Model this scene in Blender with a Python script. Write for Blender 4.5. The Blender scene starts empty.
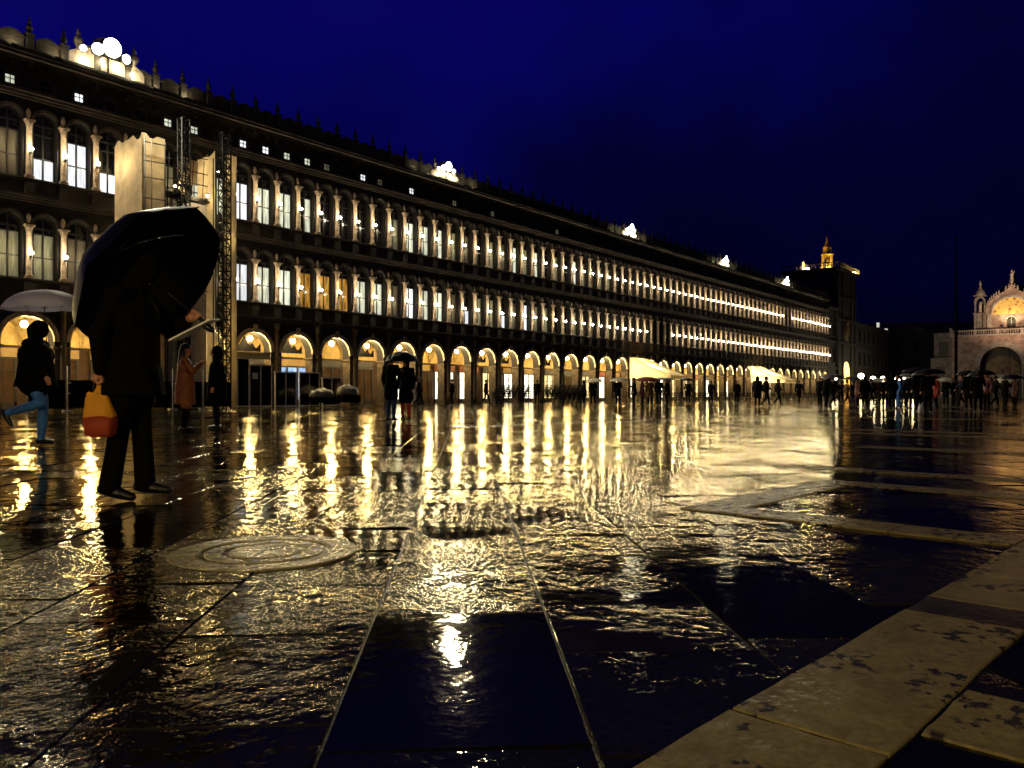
import bpy, bmesh, math, random
from mathutils import Vector, Matrix
random.seed(7)
S = bpy.context.scene
COL = S.collection
R_ = math.radians

# ------------------------------------------------------------------ camera, world, light, exposure
F, HOR, CH = 802.0, 394.0, 0.75
TH = R_(37.8)
cd = bpy.data.cameras.new('camera'); cam = bpy.data.objects.new('camera', cd); COL.objects.link(cam)
cam.location = (0, 0, CH); cam.rotation_euler = (R_(90), 0, TH - R_(90))
cd.sensor_width = 36; cd.lens = F / 1024 * 36; cd.shift_y = (HOR - 384) / 1024
cd.clip_start = 0.05; cd.clip_end = 3000
S.camera = cam
S.render.engine = 'CYCLES'
S.view_settings.view_transform = 'Standard'; S.view_settings.look = 'None'
S.view_settings.exposure = 0.0; S.view_settings.gamma = 1.0
cy = S.cycles
cy.use_denoising = True
cy.max_bounces = 5; cy.diffuse_bounces = 2; cy.glossy_bounces = 3; cy.transmission_bounces = 3; cy.transparent_max_bounces = 6
cy.caustics_reflective = False; cy.caustics_refractive = False
cy.sample_clamp_indirect = 6.0
cy.use_light_tree = True

W = bpy.data.worlds.new('World'); S.world = W; W.use_nodes = True
def build_world():
    nt = W.node_tree; nt.nodes.clear(); N = nt.nodes.new; L = nt.links.new
    out = N('ShaderNodeOutputWorld'); bg = N('ShaderNodeBackground'); L(bg.outputs[0], out.inputs[0])
    tc = N('ShaderNodeTexCoord')
    dot = N('ShaderNodeVectorMath'); dot.operation = 'DOT_PRODUCT'
    # brighter high up and towards the west end of the night sky
    dot.inputs[1].default_value = (-0.17, 0.20, 1.05); L(tc.outputs['Generated'], dot.inputs[0])
    no = N('ShaderNodeTexNoise'); no.inputs['Scale'].default_value = 3.0; no.inputs['Detail'].default_value = 6
    L(tc.outputs['Generated'], no.inputs['Vector'])
    ma = N('ShaderNodeMath'); ma.operation = 'MULTIPLY_ADD'; ma.inputs[1].default_value = 0.62
    ms_ = N('ShaderNodeMath'); ms_.operation = 'SUBTRACT'; ms_.inputs[1].default_value = .34; L(no.outputs['Fac'], ms_.inputs[0])
    L(ms_.outputs[0], ma.inputs[0]); L(dot.outputs['Value'], ma.inputs[2])
    rp = N('ShaderNodeValToRGB'); e = rp.color_ramp.elements
    e[0].position = 0.0; e[0].color = (0.0003, 0.0004, 0.0035, 1)
    e[1].position = 0.72; e[1].color = (0.0030, 0.0016, 0.130, 1)
    m = rp.color_ramp.elements.new(0.30); m.color = (0.0006, 0.0007, 0.026, 1)
    m = rp.color_ramp.elements.new(0.50); m.color = (0.0014, 0.0010, 0.085, 1)
    sx = N('ShaderNodeSeparateXYZ'); L(tc.outputs['Generated'], sx.inputs[0])
    zr = N('ShaderNodeMapRange'); zr.interpolation_type = 'SMOOTHSTEP'      # unseen sky overhead darkened to keep its blue light off the paving
    for i, q in enumerate((.42, .62, 1.0, .02)): zr.inputs[i + 1].default_value = q
    L(sx.outputs['Z'], zr.inputs[0])
    mm = N('ShaderNodeVectorMath'); mm.operation = 'SCALE'; L(rp.outputs[0], mm.inputs[0]); L(zr.outputs[0], mm.inputs['Scale'])
    L(ma.outputs[0], rp.inputs[0]); L(mm.outputs[0], bg.inputs[0]); bg.inputs[1].default_value = 1.0
build_world()

FLOOD_P, FLOOD_COL = 13000.0, (1.0, 0.88, 0.62)

# ------------------------------------------------------------------ materials
def new_mat(name):
    m = bpy.data.materials.new(name); m.use_nodes = True
    return m, m.node_tree, m.node_tree.nodes['Principled BSDF']
def mat(name, col, rough=0.6, metal=0.0, var=0.0, vscale=4.0, bump=0.0, bscale=30.0, spec=0.5, dark=None):
    m, nt, b = new_mat(name); N = nt.nodes.new; L = nt.links.new
    b.inputs['Base Color'].default_value = (*col, 1); b.inputs['Roughness'].default_value = rough
    b.inputs['Metallic'].default_value = metal; b.inputs['Specular IOR Level'].default_value = spec
    if var or bump:
        tc = N('ShaderNodeTexCoord')
    if var:
        no = N('ShaderNodeTexNoise'); no.inputs['Scale'].default_value = vscale; no.inputs['Detail'].default_value = 6; no.inputs['Roughness'].default_value = .65
        L(tc.outputs['Object'], no.inputs['Vector'])
        rp = N('ShaderNodeValToRGB'); e = rp.color_ramp.elements
        lo = dark if dark else tuple(c * (1 - var) for c in col)
        e[0].position = .32; e[0].color = (*lo, 1); e[1].position = .68; e[1].color = (*[min(1, c * (1 + var * .6)) for c in col], 1)
        L(no.outputs['Fac'], rp.inputs[0]); L(rp.outputs[0], b.inputs['Base Color'])
    if bump:
        n2 = N('ShaderNodeTexNoise'); n2.inputs['Scale'].default_value = bscale; n2.inputs['Detail'].default_value = 4
        L(tc.outputs['Object'], n2.inputs['Vector'])
        bp = N('ShaderNodeBump'); bp.inputs['Strength'].default_value = bump; bp.inputs['Distance'].default_value = .02
        L(n2.outputs['Fac'], bp.inputs['Height']); L(bp.outputs[0], b.inputs['Normal'])
    return m
def glow(name, col, st, folds=0.0, fscale=14.0, alb=.04):
    m, nt, b = new_mat(name); N = nt.nodes.new; L = nt.links.new
    b.inputs['Base Color'].default_value = (*[c * alb for c in col], 1); b.inputs['Roughness'].default_value = .08; b.inputs['Specular IOR Level'].default_value = .06
    b.inputs['Emission Color'].default_value = (*col, 1); b.inputs['Emission Strength'].default_value = st
    if folds:    # a curtain behind the pane, its folds and the furniture of the room letting light through unevenly
        tc = N('ShaderNodeTexCoord'); oi = N('ShaderNodeObjectInfo')
        mp = N('ShaderNodeMapping'); mp.inputs['Scale'].default_value = (fscale, fscale, 1.3)
        ad = N('ShaderNodeVectorMath'); ad.operation = 'ADD'
        L(tc.outputs['Object'], ad.inputs[0]); L(oi.outputs['Location'], ad.inputs[1]); L(ad.outputs[0], mp.inputs[0])
        no = N('ShaderNodeTexNoise'); no.inputs['Scale'].default_value = 1.0; no.inputs['Detail'].default_value = 3
        L(mp.outputs[0], no.inputs['Vector'])
        mr = N('ShaderNodeMapRange'); mr.inputs['From Min'].default_value = .3; mr.inputs['From Max'].default_value = .7
        mr.inputs['To Min'].default_value = st * (1 - folds); mr.inputs['To Max'].default_value = st * (1 + .3 * folds)
        rn = N('ShaderNodeMapRange'); rn.inputs['To Min'].default_value = .75; rn.inputs['To Max'].default_value = 1.35; L(oi.outputs['Random'], rn.inputs[0])
        mu = N('ShaderNodeMath'); mu.operation = 'MULTIPLY'; L(mr.outputs[0], mu.inputs[0]); L(rn.outputs[0], mu.inputs[1])
        L(no.outputs['Fac'], mr.inputs[0]); L(mu.outputs[0], b.inputs['Emission Strength'])
    return m
def cloth_through(name, col, trans=.5):
    m, nt, b = new_mat(name); N = nt.nodes.new; L = nt.links.new
    b.inputs['Base Color'].default_value = (*col, 1); b.inputs['Roughness'].default_value = .7
    tr = N('ShaderNodeBsdfTranslucent'); tr.inputs[0].default_value = (*col, 1)
    mx = N('ShaderNodeMixShader'); mx.inputs[0].default_value = trans
    out = nt.nodes['Material Output']; L(b.outputs[0], mx.inputs[1]); L(tr.outputs[0], mx.inputs[2]); L(mx.outputs[0], out.inputs[0])
    tc = N('ShaderNodeTexCoord'); no = N('ShaderNodeTexNoise'); no.inputs['Scale'].default_value = 2.5; no.inputs['Detail'].default_value = 5
    L(tc.outputs['Object'], no.inputs['Vector'])
    rp = N('ShaderNodeValToRGB'); rp.color_ramp.elements[0].position = .3; rp.color_ramp.elements[1].position = .65
    rp.color_ramp.elements[0].color = (*[c * .7 for c in col], 1); rp.color_ramp.elements[1].color = (*col, 1)
    L(no.outputs['Fac'], rp.inputs[0]); L(rp.outputs[0], b.inputs['Base Color']); L(rp.outputs[0], tr.inputs[0])
    bp = N('ShaderNodeBump'); bp.inputs['Strength'].default_value = .5; bp.inputs['Distance'].default_value = .05
    L(no.outputs['Fac'], bp.inputs['Height']); L(bp.outputs[0], b.inputs['Normal'])
    return m

def wet_stone(name, base_lo, base_hi, rough, puddle_lo, puddle_hi, bump, slab=True, stains=False):
    m, nt, b = new_mat(name); N = nt.nodes.new; L = nt.links.new
    tc = N('ShaderNodeTexCoord'); P = tc.outputs['Object']
    if slab:      # every slab was dressed on its own: the tooling does not run across the joints
        at = N('ShaderNodeAttribute'); at.attribute_name = 'tone'; tone = at.outputs['Fac']
        sc_ = N('ShaderNodeVectorMath'); sc_.operation = 'MULTIPLY_ADD'; sc_.inputs[1].default_value = (37.0, 53.0, 11.0)
        cb = N('ShaderNodeCombineXYZ')
        for q in range(3): L(tone, cb.inputs[q])
        L(cb.outputs[0], sc_.inputs[0]); L(P, sc_.inputs[2]); PS = sc_.outputs[0]
    else: PS = P
    def noise(scale, det=4, rgh=.55, vec=P):
        n = N('ShaderNodeTexNoise'); n.inputs['Scale'].default_value = scale; n.inputs['Detail'].default_value = det
        n.inputs['Roughness'].default_value = rgh; L(vec, n.inputs['Vector']); return n.outputs['Fac']
    def mth(op, a, c, d=None):
        n = N('ShaderNodeMath'); n.operation = op
        for i, v in enumerate((a, c, d)):
            if v is None: continue
            if isinstance(v, (int, float)): n.inputs[i].default_value = v
            else: L(v, n.inputs[i])
        return n.outputs[0]
    def rng(v, a0, a1, b0, b1):
        n = N('ShaderNodeMapRange'); n.interpolation_type = 'SMOOTHSTEP'
        for i, q in enumerate((a0, a1, b0, b1)): n.inputs[i + 1].default_value = q
        L(v, n.inputs[0]); return n.outputs[0]
    big = noise(.55, 5, .6)
    if slab:
        big = mth('ADD', big, mth('MULTIPLY', mth('SUBTRACT', tone, .5), .11))
    pud = rng(big, puddle_lo, puddle_hi, 0, 1)
    dry = mth('SUBTRACT', 1.0, pud)
    grain = noise(120, 1, .5, PS); mid = noise(52, 2, .5, PS); mid2 = noise(21, 2, .5, PS); low = noise(8, 2, .5, PS); swell = noise(3, 2, .5, PS)
    pit = rng(noise(2.6, 3), .40, .60, .3, 1.3)
    def wsum(*ps):
        acc = None
        for v, k in ps: acc = mth('MULTIPLY', v, k) if acc is None else mth('MULTIPLY_ADD', v, k, acc)
        return acc
    h = mth('ADD', mth('MULTIPLY', wsum((grain, .13), (mid, .58)), pit), wsum((low, 2.3), (mid2, .75), (swell, 1.2)))
    bp = N('ShaderNodeBump'); bp.inputs['Distance'].default_value = .02
    worn = rng(mth('ADD', noise(1.7, 4, .6), mth('MULTIPLY', mth('SUBTRACT', tone, .5), .54)) if slab else noise(1.7, 4, .6), .37, .64, .42, 1.75)   # foot-worn and rough areas of the stone
    L(mth('MULTIPLY', mth('MULTIPLY', mth('ADD', mth('MULTIPLY', dry, .84), .16), worn), bump), bp.inputs['Strength']); L(h, bp.inputs['Height']); L(bp.outputs[0], b.inputs['Normal'])
    L(mth('MULTIPLY_ADD', dry, rough, .03), b.inputs['Roughness'])
    mx = N('ShaderNodeMix'); mx.data_type = 'RGBA'
    mx.inputs[6].default_value = (*base_lo, 1); mx.inputs[7].default_value = (*base_hi, 1)
    L(rng(mth('ADD', mth('MULTIPLY', mid, .5), mth('MULTIPLY', low, .5)) if not slab else mth('ADD', mth('MULTIPLY', mid, .5), mth('MULTIPLY', tone, .5)), .3, .75, 0, 1), mx.inputs[0])
    colr = mx.outputs[2]
    if stains:
        st = rng(mth('MULTIPLY', rng(noise(17, 5, .65), .47, .60, 0, 1), rng(noise(2.3, 4), .46, .58, 0, 1)), .2, .8, 0, 1)
        m2 = N('ShaderNodeMix'); m2.data_type = 'RGBA'; m2.inputs[7].default_value = (.03, .025, .018, 1)
        L(st, m2.inputs[0]); L(colr, m2.inputs[6]); colr = m2.outputs[2]
    L(colr, b.inputs['Base Color'])
    if slab:      # water film over dark stone, reflections tinted gold to drop the sky blue
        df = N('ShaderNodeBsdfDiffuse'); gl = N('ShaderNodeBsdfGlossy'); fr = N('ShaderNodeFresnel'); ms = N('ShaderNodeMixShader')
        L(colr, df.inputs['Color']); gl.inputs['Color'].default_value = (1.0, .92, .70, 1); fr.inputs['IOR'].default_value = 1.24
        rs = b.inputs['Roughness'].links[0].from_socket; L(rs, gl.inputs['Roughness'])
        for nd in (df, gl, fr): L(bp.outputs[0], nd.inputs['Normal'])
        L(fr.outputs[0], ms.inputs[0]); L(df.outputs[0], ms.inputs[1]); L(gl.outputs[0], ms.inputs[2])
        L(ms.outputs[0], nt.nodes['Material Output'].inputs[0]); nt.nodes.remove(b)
    else: b.inputs['IOR'].default_value = 1.25; b.inputs['Specular Tint'].default_value = (1.0, .84, .5, 1)  # reflection tinted warm to hold back the sky blue
    return m

M = {}
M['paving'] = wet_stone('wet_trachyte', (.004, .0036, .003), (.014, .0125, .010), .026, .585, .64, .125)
M['joint'] = mat('wet_joint', (.012, .011, .010), .5, var=.4, vscale=20, bump=.5, bscale=60)
M['white'] = wet_stone('wet_istrian_stone', (.15, .118, .044), (.26, .21, .088), .24, .70, .95, .12, slab=False, stains=True)
M['dark_stretch'] = wet_stone('dark_band_stretch', (.02, .016, .012), (.05, .035, .03), .3, .6, .8, .2, slab=False)
M['stone'] = mat('weathered_istrian', (.042, .031, .022), .75, var=.85, vscale=1.1, bump=.6, bscale=9, dark=(.004, .003, .0025))  # cornice stone darkened to hold the shade between the lamps
M['stone_shaded'] = mat('shaded_istrian', (.011, .008, .0065), .85, var=.8, vscale=1.6, bump=.7, bscale=7, dark=(.003, .0025, .002))  # same stone darker still, the unlit wall's shade kept in its colour
M['stone_col'] = mat('column_stone', (.50, .38, .26), .65, var=.55, vscale=3, bump=.3, bscale=18)  # same stone raised pale to carry the lamps' glow
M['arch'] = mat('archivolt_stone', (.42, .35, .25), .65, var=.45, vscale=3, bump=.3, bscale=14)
M['pier'] = mat('pier_stone', (.12, .09, .055), .65, var=.6, vscale=3, bump=.4, bscale=14)  # darker than the archivolts, holding the shade below the arches
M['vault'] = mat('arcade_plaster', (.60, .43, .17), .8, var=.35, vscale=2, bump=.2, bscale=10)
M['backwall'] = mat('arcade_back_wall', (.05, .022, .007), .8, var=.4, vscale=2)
M['wood'] = mat('dark_window_wood', (.015, .012, .010), .45, var=.3, vscale=8)
M['glass'] = mat('dark_glass', (.006, .006, .007), .08, spec=.6, var=.3, vscale=2)
M['iron'] = mat('black_iron', (.012, .012, .012), .45, metal=.6, var=.3, vscale=12)
M['steel'] = mat('galvanised_steel', (.16, .155, .14), .4, metal=.7, var=.3, vscale=10)
M['roof'] = mat('dark_roof_tiles', (.05, .03, .022), .85, var=.5, vscale=3, bump=.5, bscale=6)
M['curtain'] = glow('lit_curtain', (.93, .98, .76), .85, .6, alb=.2)
M['curtain_white'] = glow('bright_white_curtain', (.95, .98, 1.0), 1.25, .35)
M['curtain_dim'] = glow('dim_curtain', (.80, .76, .46), .14, .8, alb=.2)
M['curtain_faint'] = glow('faint_curtain', (.7, .6, .4), .04, .9, alb=.15)
M['ornate'] = glow('amber_brocade', (1.0, .48, .07), .55, .9, 5)
M['shop_warm'] = glow('warm_shop_window', (1.0, .74, .32), 1.9, .75, 3)
M['shop_white'] = glow('white_shop_window', (1.0, .92, .68), 4.0, .6, 4)
M['shop_dim'] = glow('dim_shop_window', (1.0, .55, .22), .03, .9, 3)
M['shop_blue'] = glow('blue_shop_window', (.45, .65, 1.0), 1.1, .8, 5)
M['fascia_red'] = mat('red_brown_fascia', (.20, .05, .02), .6, var=.3)
M['fascia_cream'] = mat('cream_fascia', (.32, .22, .09), .6, var=.2)
M['bulb'] = glow('wall_lamp_bulb', (1.0, .83, .54), 390)
M['globe'] = glow('arcade_globe', (1.0, .72, .30), 560)
M['flood'] = glow('floodlight_lens', (.95, .97, 1.0), 20)
M['gold_bulb'] = glow('amber_spot_lens', (1.0, .72, .24), 1500)
M['globe_far'] = glow('street_globe', (1.0, .84, .55), 40)
M['sheeting'] = cloth_through('cream_sheeting', (.72, .58, .36), .35)
M['awning'] = cloth_through('cream_awning', (.86, .76, .52), .5)
M['awning_white'] = cloth_through('white_awning', (.85, .78, .60), .5)
M['hoarding'] = mat('grey_hoarding', (.34, .31, .30), .6, var=.3, vscale=2)
M['sign_white'] = mat('white_notice', (.75, .73, .68), .5, var=.1)
M['sign_cream'] = mat('cream_board', (.5, .42, .22), .5, var=.2)
M['black'] = mat('black_cloth', (.0022, .002, .002), .95, spec=.1, var=.4, vscale=12, bump=.3, bscale=40)
M['dark_grey'] = mat('charcoal_cloth', (.006, .006, .007), .95, spec=.15, var=.4, vscale=12, bump=.3, bscale=40)
M['navy'] = mat('navy_cloth', (.004, .006, .018), .9, spec=.15, var=.3, vscale=12)
M['jeans'] = mat('blue_jeans', (.05, .19, .52), .8, var=.5, vscale=9, bump=.3, bscale=60)
M['jeans_dark'] = mat('dark_jeans', (.012, .03, .08), .8, var=.4, vscale=9)
M['orange'] = mat('orange_jacket', (.26, .070, .006), .6, var=.5, vscale=6, bump=.4, bscale=12)
M['red'] = mat('red_cloth', (.45, .035, .015), .7, var=.3, vscale=7)
M['maroon'] = mat('maroon_cloth', (.10, .012, .014), .6, var=.3)
M['pale'] = mat('pale_cloth', (.60, .58, .54), .7, var=.2)
M['tarp'] = mat('grey_tarp', (.22, .21, .19), .5, var=.5, vscale=5, bump=.6, bscale=8)
M['brown'] = mat('brown_cloth', (.10, .04, .015), .8, var=.3)
M['skin'] = mat('skin', (.48, .20, .10), .5, var=.15, vscale=14)
M['hair'] = mat('dark_hair', (.012, .008, .006), .6, var=.3, vscale=30)
M['leather'] = mat('black_leather', (.003, .0028, .0028), .4, spec=.3, var=.3, vscale=20)
M['umb_black'] = mat('black_umbrella', (.0022, .002, .002), .5, spec=.25, var=.3, vscale=5)
M['umb_lilac'] = cloth_through('lilac_umbrella', (.78, .76, .92), .2)
M['umb_white'] = cloth_through('white_umbrella', (.80, .76, .62), .5)
M['umb_maroon'] = cloth_through('maroon_umbrella', (.16, .012, .02), .3)
M['umb_grey'] = mat('grey_umbrella', (.06, .06, .065), .5, var=.2)
M['bag'] = cloth_through('orange_bag_plastic', (1.0, .44, .008), .3)
M['bag_full'] = cloth_through('orange_bag_contents', (.45, .055, .004), .3)
M['paper'] = mat('white_card', (.75, .70, .58), .5, var=.1)
M['pink'] = mat('pink_marble', (.42, .29, .215), .6, var=.75, vscale=.9, bump=.3, bscale=5, dark=(.16, .09, .075))
M['pale_marble'] = mat('pale_marble', (.50, .41, .33), .55, var=.35, vscale=1.2, bump=.2, bscale=8)
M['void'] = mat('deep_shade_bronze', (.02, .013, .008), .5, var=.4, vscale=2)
M['grey_marble'] = mat('grey_marble', (.22, .18, .15), .6, var=.5, vscale=1.2)
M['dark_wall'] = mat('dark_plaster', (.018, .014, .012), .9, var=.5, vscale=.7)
def mosaic(name, a, c, d):
    m, nt, b = new_mat(name); N = nt.nodes.new; L = nt.links.new
    tc = N('ShaderNodeTexCoord'); n = N('ShaderNodeTexNoise'); n.inputs['Scale'].default_value = .9; n.inputs['Detail'].default_value = 3
    v = N('ShaderNodeTexVoronoi'); v.inputs['Scale'].default_value = 1.6
    L(tc.outputs['Object'], n.inputs['Vector']); L(tc.outputs['Object'], v.inputs['Vector'])
    md = N('ShaderNodeMath'); md.operation = 'MULTIPLY_ADD'; md.inputs[1].default_value = .5; L(v.outputs['Distance'], md.inputs[0]); L(n.outputs['Fac'], md.inputs[2])
    rp = N('ShaderNodeValToRGB'); e = rp.color_ramp.elements
    e[0].position = .52; e[0].color = (*d, 1); e[1].position = .85; e[1].color = (*a, 1); q = e.new(.62); q.color = (*c, 1)
    L(md.outputs[0], rp.inputs[0]); L(rp.outputs[0], b.inputs['Base Color'])
    b.inputs['Roughness'].default_value = .4; b.inputs['Metallic'].default_value = .2
    return m
M['gold'] = mosaic('gold_mosaic', (.80, .55, .16), (.70, .42, .12), (.16, .08, .05))
M['gold_dim'] = mosaic('dim_mosaic', (.16, .10, .028), (.10, .055, .015), (.012, .009, .006))  # darker copy of the gold mosaic, shade kept in its colour
M['gilt'] = mat('gilded_metal', (.75, .45, .10), .45, metal=.3, var=.4, vscale=3)

# ------------------------------------------------------------------ mesh helper
class MB:
    def __init__(s): s.v = []; s.f = []; s.m = []; s.sm = []
    def quad(s, a, b, c, d, m=0): s.poly((a, b, c, d), m)
    def poly(s, pts, m=0, smooth=False):
        n = len(s.v); s.v += [tuple(p) for p in pts]; s.f.append(tuple(range(n, n + len(pts)))); s.m.append(m); s.sm.append(smooth)
    def box(s, x0, x1, y0, y1, z0, z1, m=0):
        n = len(s.v)
        s.v += [(x0, y0, z0), (x1, y0, z0), (x1, y1, z0), (x0, y1, z0), (x0, y0, z1), (x1, y0, z1), (x1, y1, z1), (x0, y1, z1)]
        for q in ((0, 3, 2, 1), (4, 5, 6, 7), (0, 1, 5, 4), (1, 2, 6, 5), (2, 3, 7, 6), (3, 0, 4, 7)):
            s.f.append(tuple(n + i for i in q)); s.m.append(m); s.sm.append(False)
    def prism(s, poly, y0, y1, m=0):        # polygon in xz, counter-clockwise seen from -y
        n = len(poly)
        s.poly([(x, y0, z) for x, z in poly], m); s.poly([(x, y1, z) for x, z in reversed(poly)], m)
        for i in range(n):
            (x0, z0), (x1, z1) = poly[i], poly[(i + 1) % n]
            s.poly([(x0, y0, z0), (x0, y1, z0), (x1, y1, z1), (x1, y0, z1)], m)
    def ring(s, pts_rows, m=0, smooth=True, closed=True, caps=True):
        n0 = len(s.v); k = len(pts_rows[0])
        for r in pts_rows: s.v += [tuple(p) for p in r]
        for j in range(len(pts_rows) - 1):
            for i in range(k if closed else k - 1):
                a = n0 + j * k + i; b = n0 + j * k + (i + 1) % k
                s.f.append((a, b, b + k, a + k)); s.m.append(m); s.sm.append(smooth)
        if caps and closed:
            s.f.append(tuple(n0 + i for i in reversed(range(k)))); s.m.append(m); s.sm.append(False)
            o = n0 + (len(pts_rows) - 1) * k
            s.f.append(tuple(o + i for i in range(k))); s.m.append(m); s.sm.append(False)
    def lathe(s, prof, c=(0, 0, 0), seg=12, m=0, smooth=True):   # prof: (r, z)
        rows = [[(c[0] + max(r, 1e-4) * math.cos(2 * math.pi * i / seg), c[1] + max(r, 1e-4) * math.sin(2 * math.pi * i / seg), c[2] + z) for i in range(seg)] for r, z in prof]
        s.ring(rows, m, smooth)
    def tube(s, p0, p1, r0, r1=None, seg=8, m=0, balls=False):
        p0 = Vector(p0); p1 = Vector(p1); r1 = r0 if r1 is None else r1
        d = (p1 - p0)
        if d.length < 1e-6: return
        d.normalize(); u = d.orthogonal().normalized(); w = d.cross(u)
        circ = [(math.cos(2 * math.pi * i / seg), math.sin(2 * math.pi * i / seg)) for i in range(seg)]
        if balls:
            rows = []
            for k in range(5):
                a = -math.pi / 2 + math.pi / 2 * k / 4.0 * .98 + .015
                rows.append([p0 + d * (r0 * math.sin(a)) + (u * cx + w * sx) * (r0 * math.cos(a)) for cx, sx in circ])
            for k in range(5):
                a = math.pi / 2 * k / 4.0 * .98
                rows.append([p1 + d * (r1 * math.sin(a)) + (u * cx + w * sx) * (r1 * math.cos(a)) for cx, sx in circ])
            s.ring(rows, m)
        else:
            s.ring([[p0 + (u * cx + w * sx) * r0 for cx, sx in circ], [p1 + (u * cx + w * sx) * r1 for cx, sx in circ]], m)
    def ell(s, c, rx, ry, rz, m=0, seg=12, rows=8, rot=None):
        rr = []
        for k in range(rows + 1):
            a = -math.pi / 2 + math.pi * k / rows; ca = max(math.cos(a), .02)
            row = []
            for i in range(seg):
                p = Vector((rx * ca * math.cos(2 * math.pi * i / seg), ry * ca * math.sin(2 * math.pi * i / seg), rz * math.sin(a)))
                if rot: p = rot @ p
                row.append(Vector(c) + p)
            rr.append(row)
        s.ring(rr, m)
    def mesh(s, name, mats):
        me = bpy.data.meshes.new(name); me.from_pydata(s.v, [], s.f)
        for x in mats: me.materials.append(x)
        me.polygons.foreach_set('material_index', s.m); me.polygons.foreach_set('use_smooth', s.sm); me.update()
        return me
    def build(s, name, mats, parent=None, loc=None):
        if not isinstance(mats, (list, tuple)): mats = [mats]
        return link(name, s.mesh(name, mats), parent, loc)
def link(name, me, parent=None, loc=None):
    o = bpy.data.objects.new(name, me); COL.objects.link(o)
    if parent: o.parent = parent
    if loc: o.location = loc
    return o
def tag(o, label=None, cat=None, group=None, kind=None):
    if label: o['label'] = label
    if cat: o['category'] = cat
    if group: o['group'] = group
    if kind: o['kind'] = kind
    return o
def thing(name, label, cat, loc=(0, 0, 0), rz=0, group=None):
    o = bpy.data.objects.new(name, None); COL.objects.link(o); o.location = loc; o.rotation_euler = (0, 0, rz)
    o.empty_display_size = .2
    return tag(o, label, cat, group)
def dup(root, loc=None, rz=None, label=None, group=None, parent=None):
    r = root.copy(); COL.objects.link(r)
    if parent: r.parent = parent
    if loc is not None: r.location = loc
    if rz is not None: r.rotation_euler = (0, 0, rz)
    if label: r['label'] = label
    if group: r['group'] = group
    for ch in list(root.children): dup(ch, parent=r)
    return r
def at(px, py):                   # ground point seen at a pixel
    d = F * CH / (py - HOR); return atd(px, d)
def atd(px, d):
    r = (px - 512) / F * d
    return Vector((d * math.cos(TH) + r * math.sin(TH), d * math.sin(TH) - r * math.cos(TH), 0))
def arch_pts(cx, R, zs, n=14): return [(cx - R * math.cos(math.pi * i / n), zs + R * math.sin(math.pi * i / n)) for i in range(n + 1)]
def arch_wall(mb, x0, x1, z0, z1, cx, R, zs, y, depth, m=0, ms=None, n=14):
    """wall face at y (looking from -y) between x0..x1, z0..z1 with an arched opening, and the opening's reveal"""
    ms = m if ms is None else ms
    a = arch_pts(cx, R, zs, n)
    mb.quad((x0, y, z0), (cx - R, y, z0), (cx - R, y, zs), (x0, y, zs), m); mb.quad((cx + R, y, z0), (x1, y, z0), (x1, y, zs), (cx + R, y, zs), m)
    top = [(x0 + (x1 - x0) * i / n, z1) for i in range(n + 1)]
    top[0] = (x0, z1)
    mb.poly([(x0, y, zs), (a[0][0], y, zs), (a[1][0], y, a[1][1]), (top[1][0], y, z1), (x0, y, z1)], m)
    for i in range(1, n - 1): mb.quad((a[i][0], y, a[i][1]), (a[i + 1][0], y, a[i + 1][1]), (top[i + 1][0], y, z1), (top[i][0], y, z1), m)
    mb.poly([(a[n - 1][0], y, a[n - 1][1]), (a[n][0], y, zs), (x1, y, zs), (x1, y, z1), (top[n - 1][0], y, z1)], m)
    path = [(cx - R, z0)] + a + [(cx + R, z0)]
    for (xa, za), (xb, zb) in zip(path, path[1:]): mb.quad((xa, y, za), (xa, y + depth, za), (xb, y + depth, zb), (xb, y, zb), ms)
def arch_ring(mb, cx, R0, R1, zs, y0, y1, m=0, n=14):
    a = arch_pts(cx, R0, zs, n); b = arch_pts(cx, R1, zs, n)
    for i in range(n):
        mb.quad((a[i][0], y0, a[i][1]), (a[i + 1][0], y0, a[i + 1][1]), (b[i + 1][0], y0, b[i + 1][1]), (b[i][0], y0, b[i][1]), m)
        mb.quad((b[i][0], y0, b[i][1]), (b[i + 1][0], y0, b[i + 1][1]), (b[i + 1][0], y1, b[i + 1][1]), (b[i][0], y1, b[i][1]), m)
        mb.quad((a[i][0], y0, a[i][1]), (a[i][0], y1, a[i][1]), (a[i + 1][0], y1, a[i + 1][1]), (a[i + 1][0], y0, a[i + 1][1]), m)
    for q in (0, n): mb.quad((a[q][0], y0, a[q][1]), (b[q][0], y0, b[q][1]), (b[q][0], y1, b[q][1]), (a[q][0], y1, a[q][1]), m)

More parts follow.
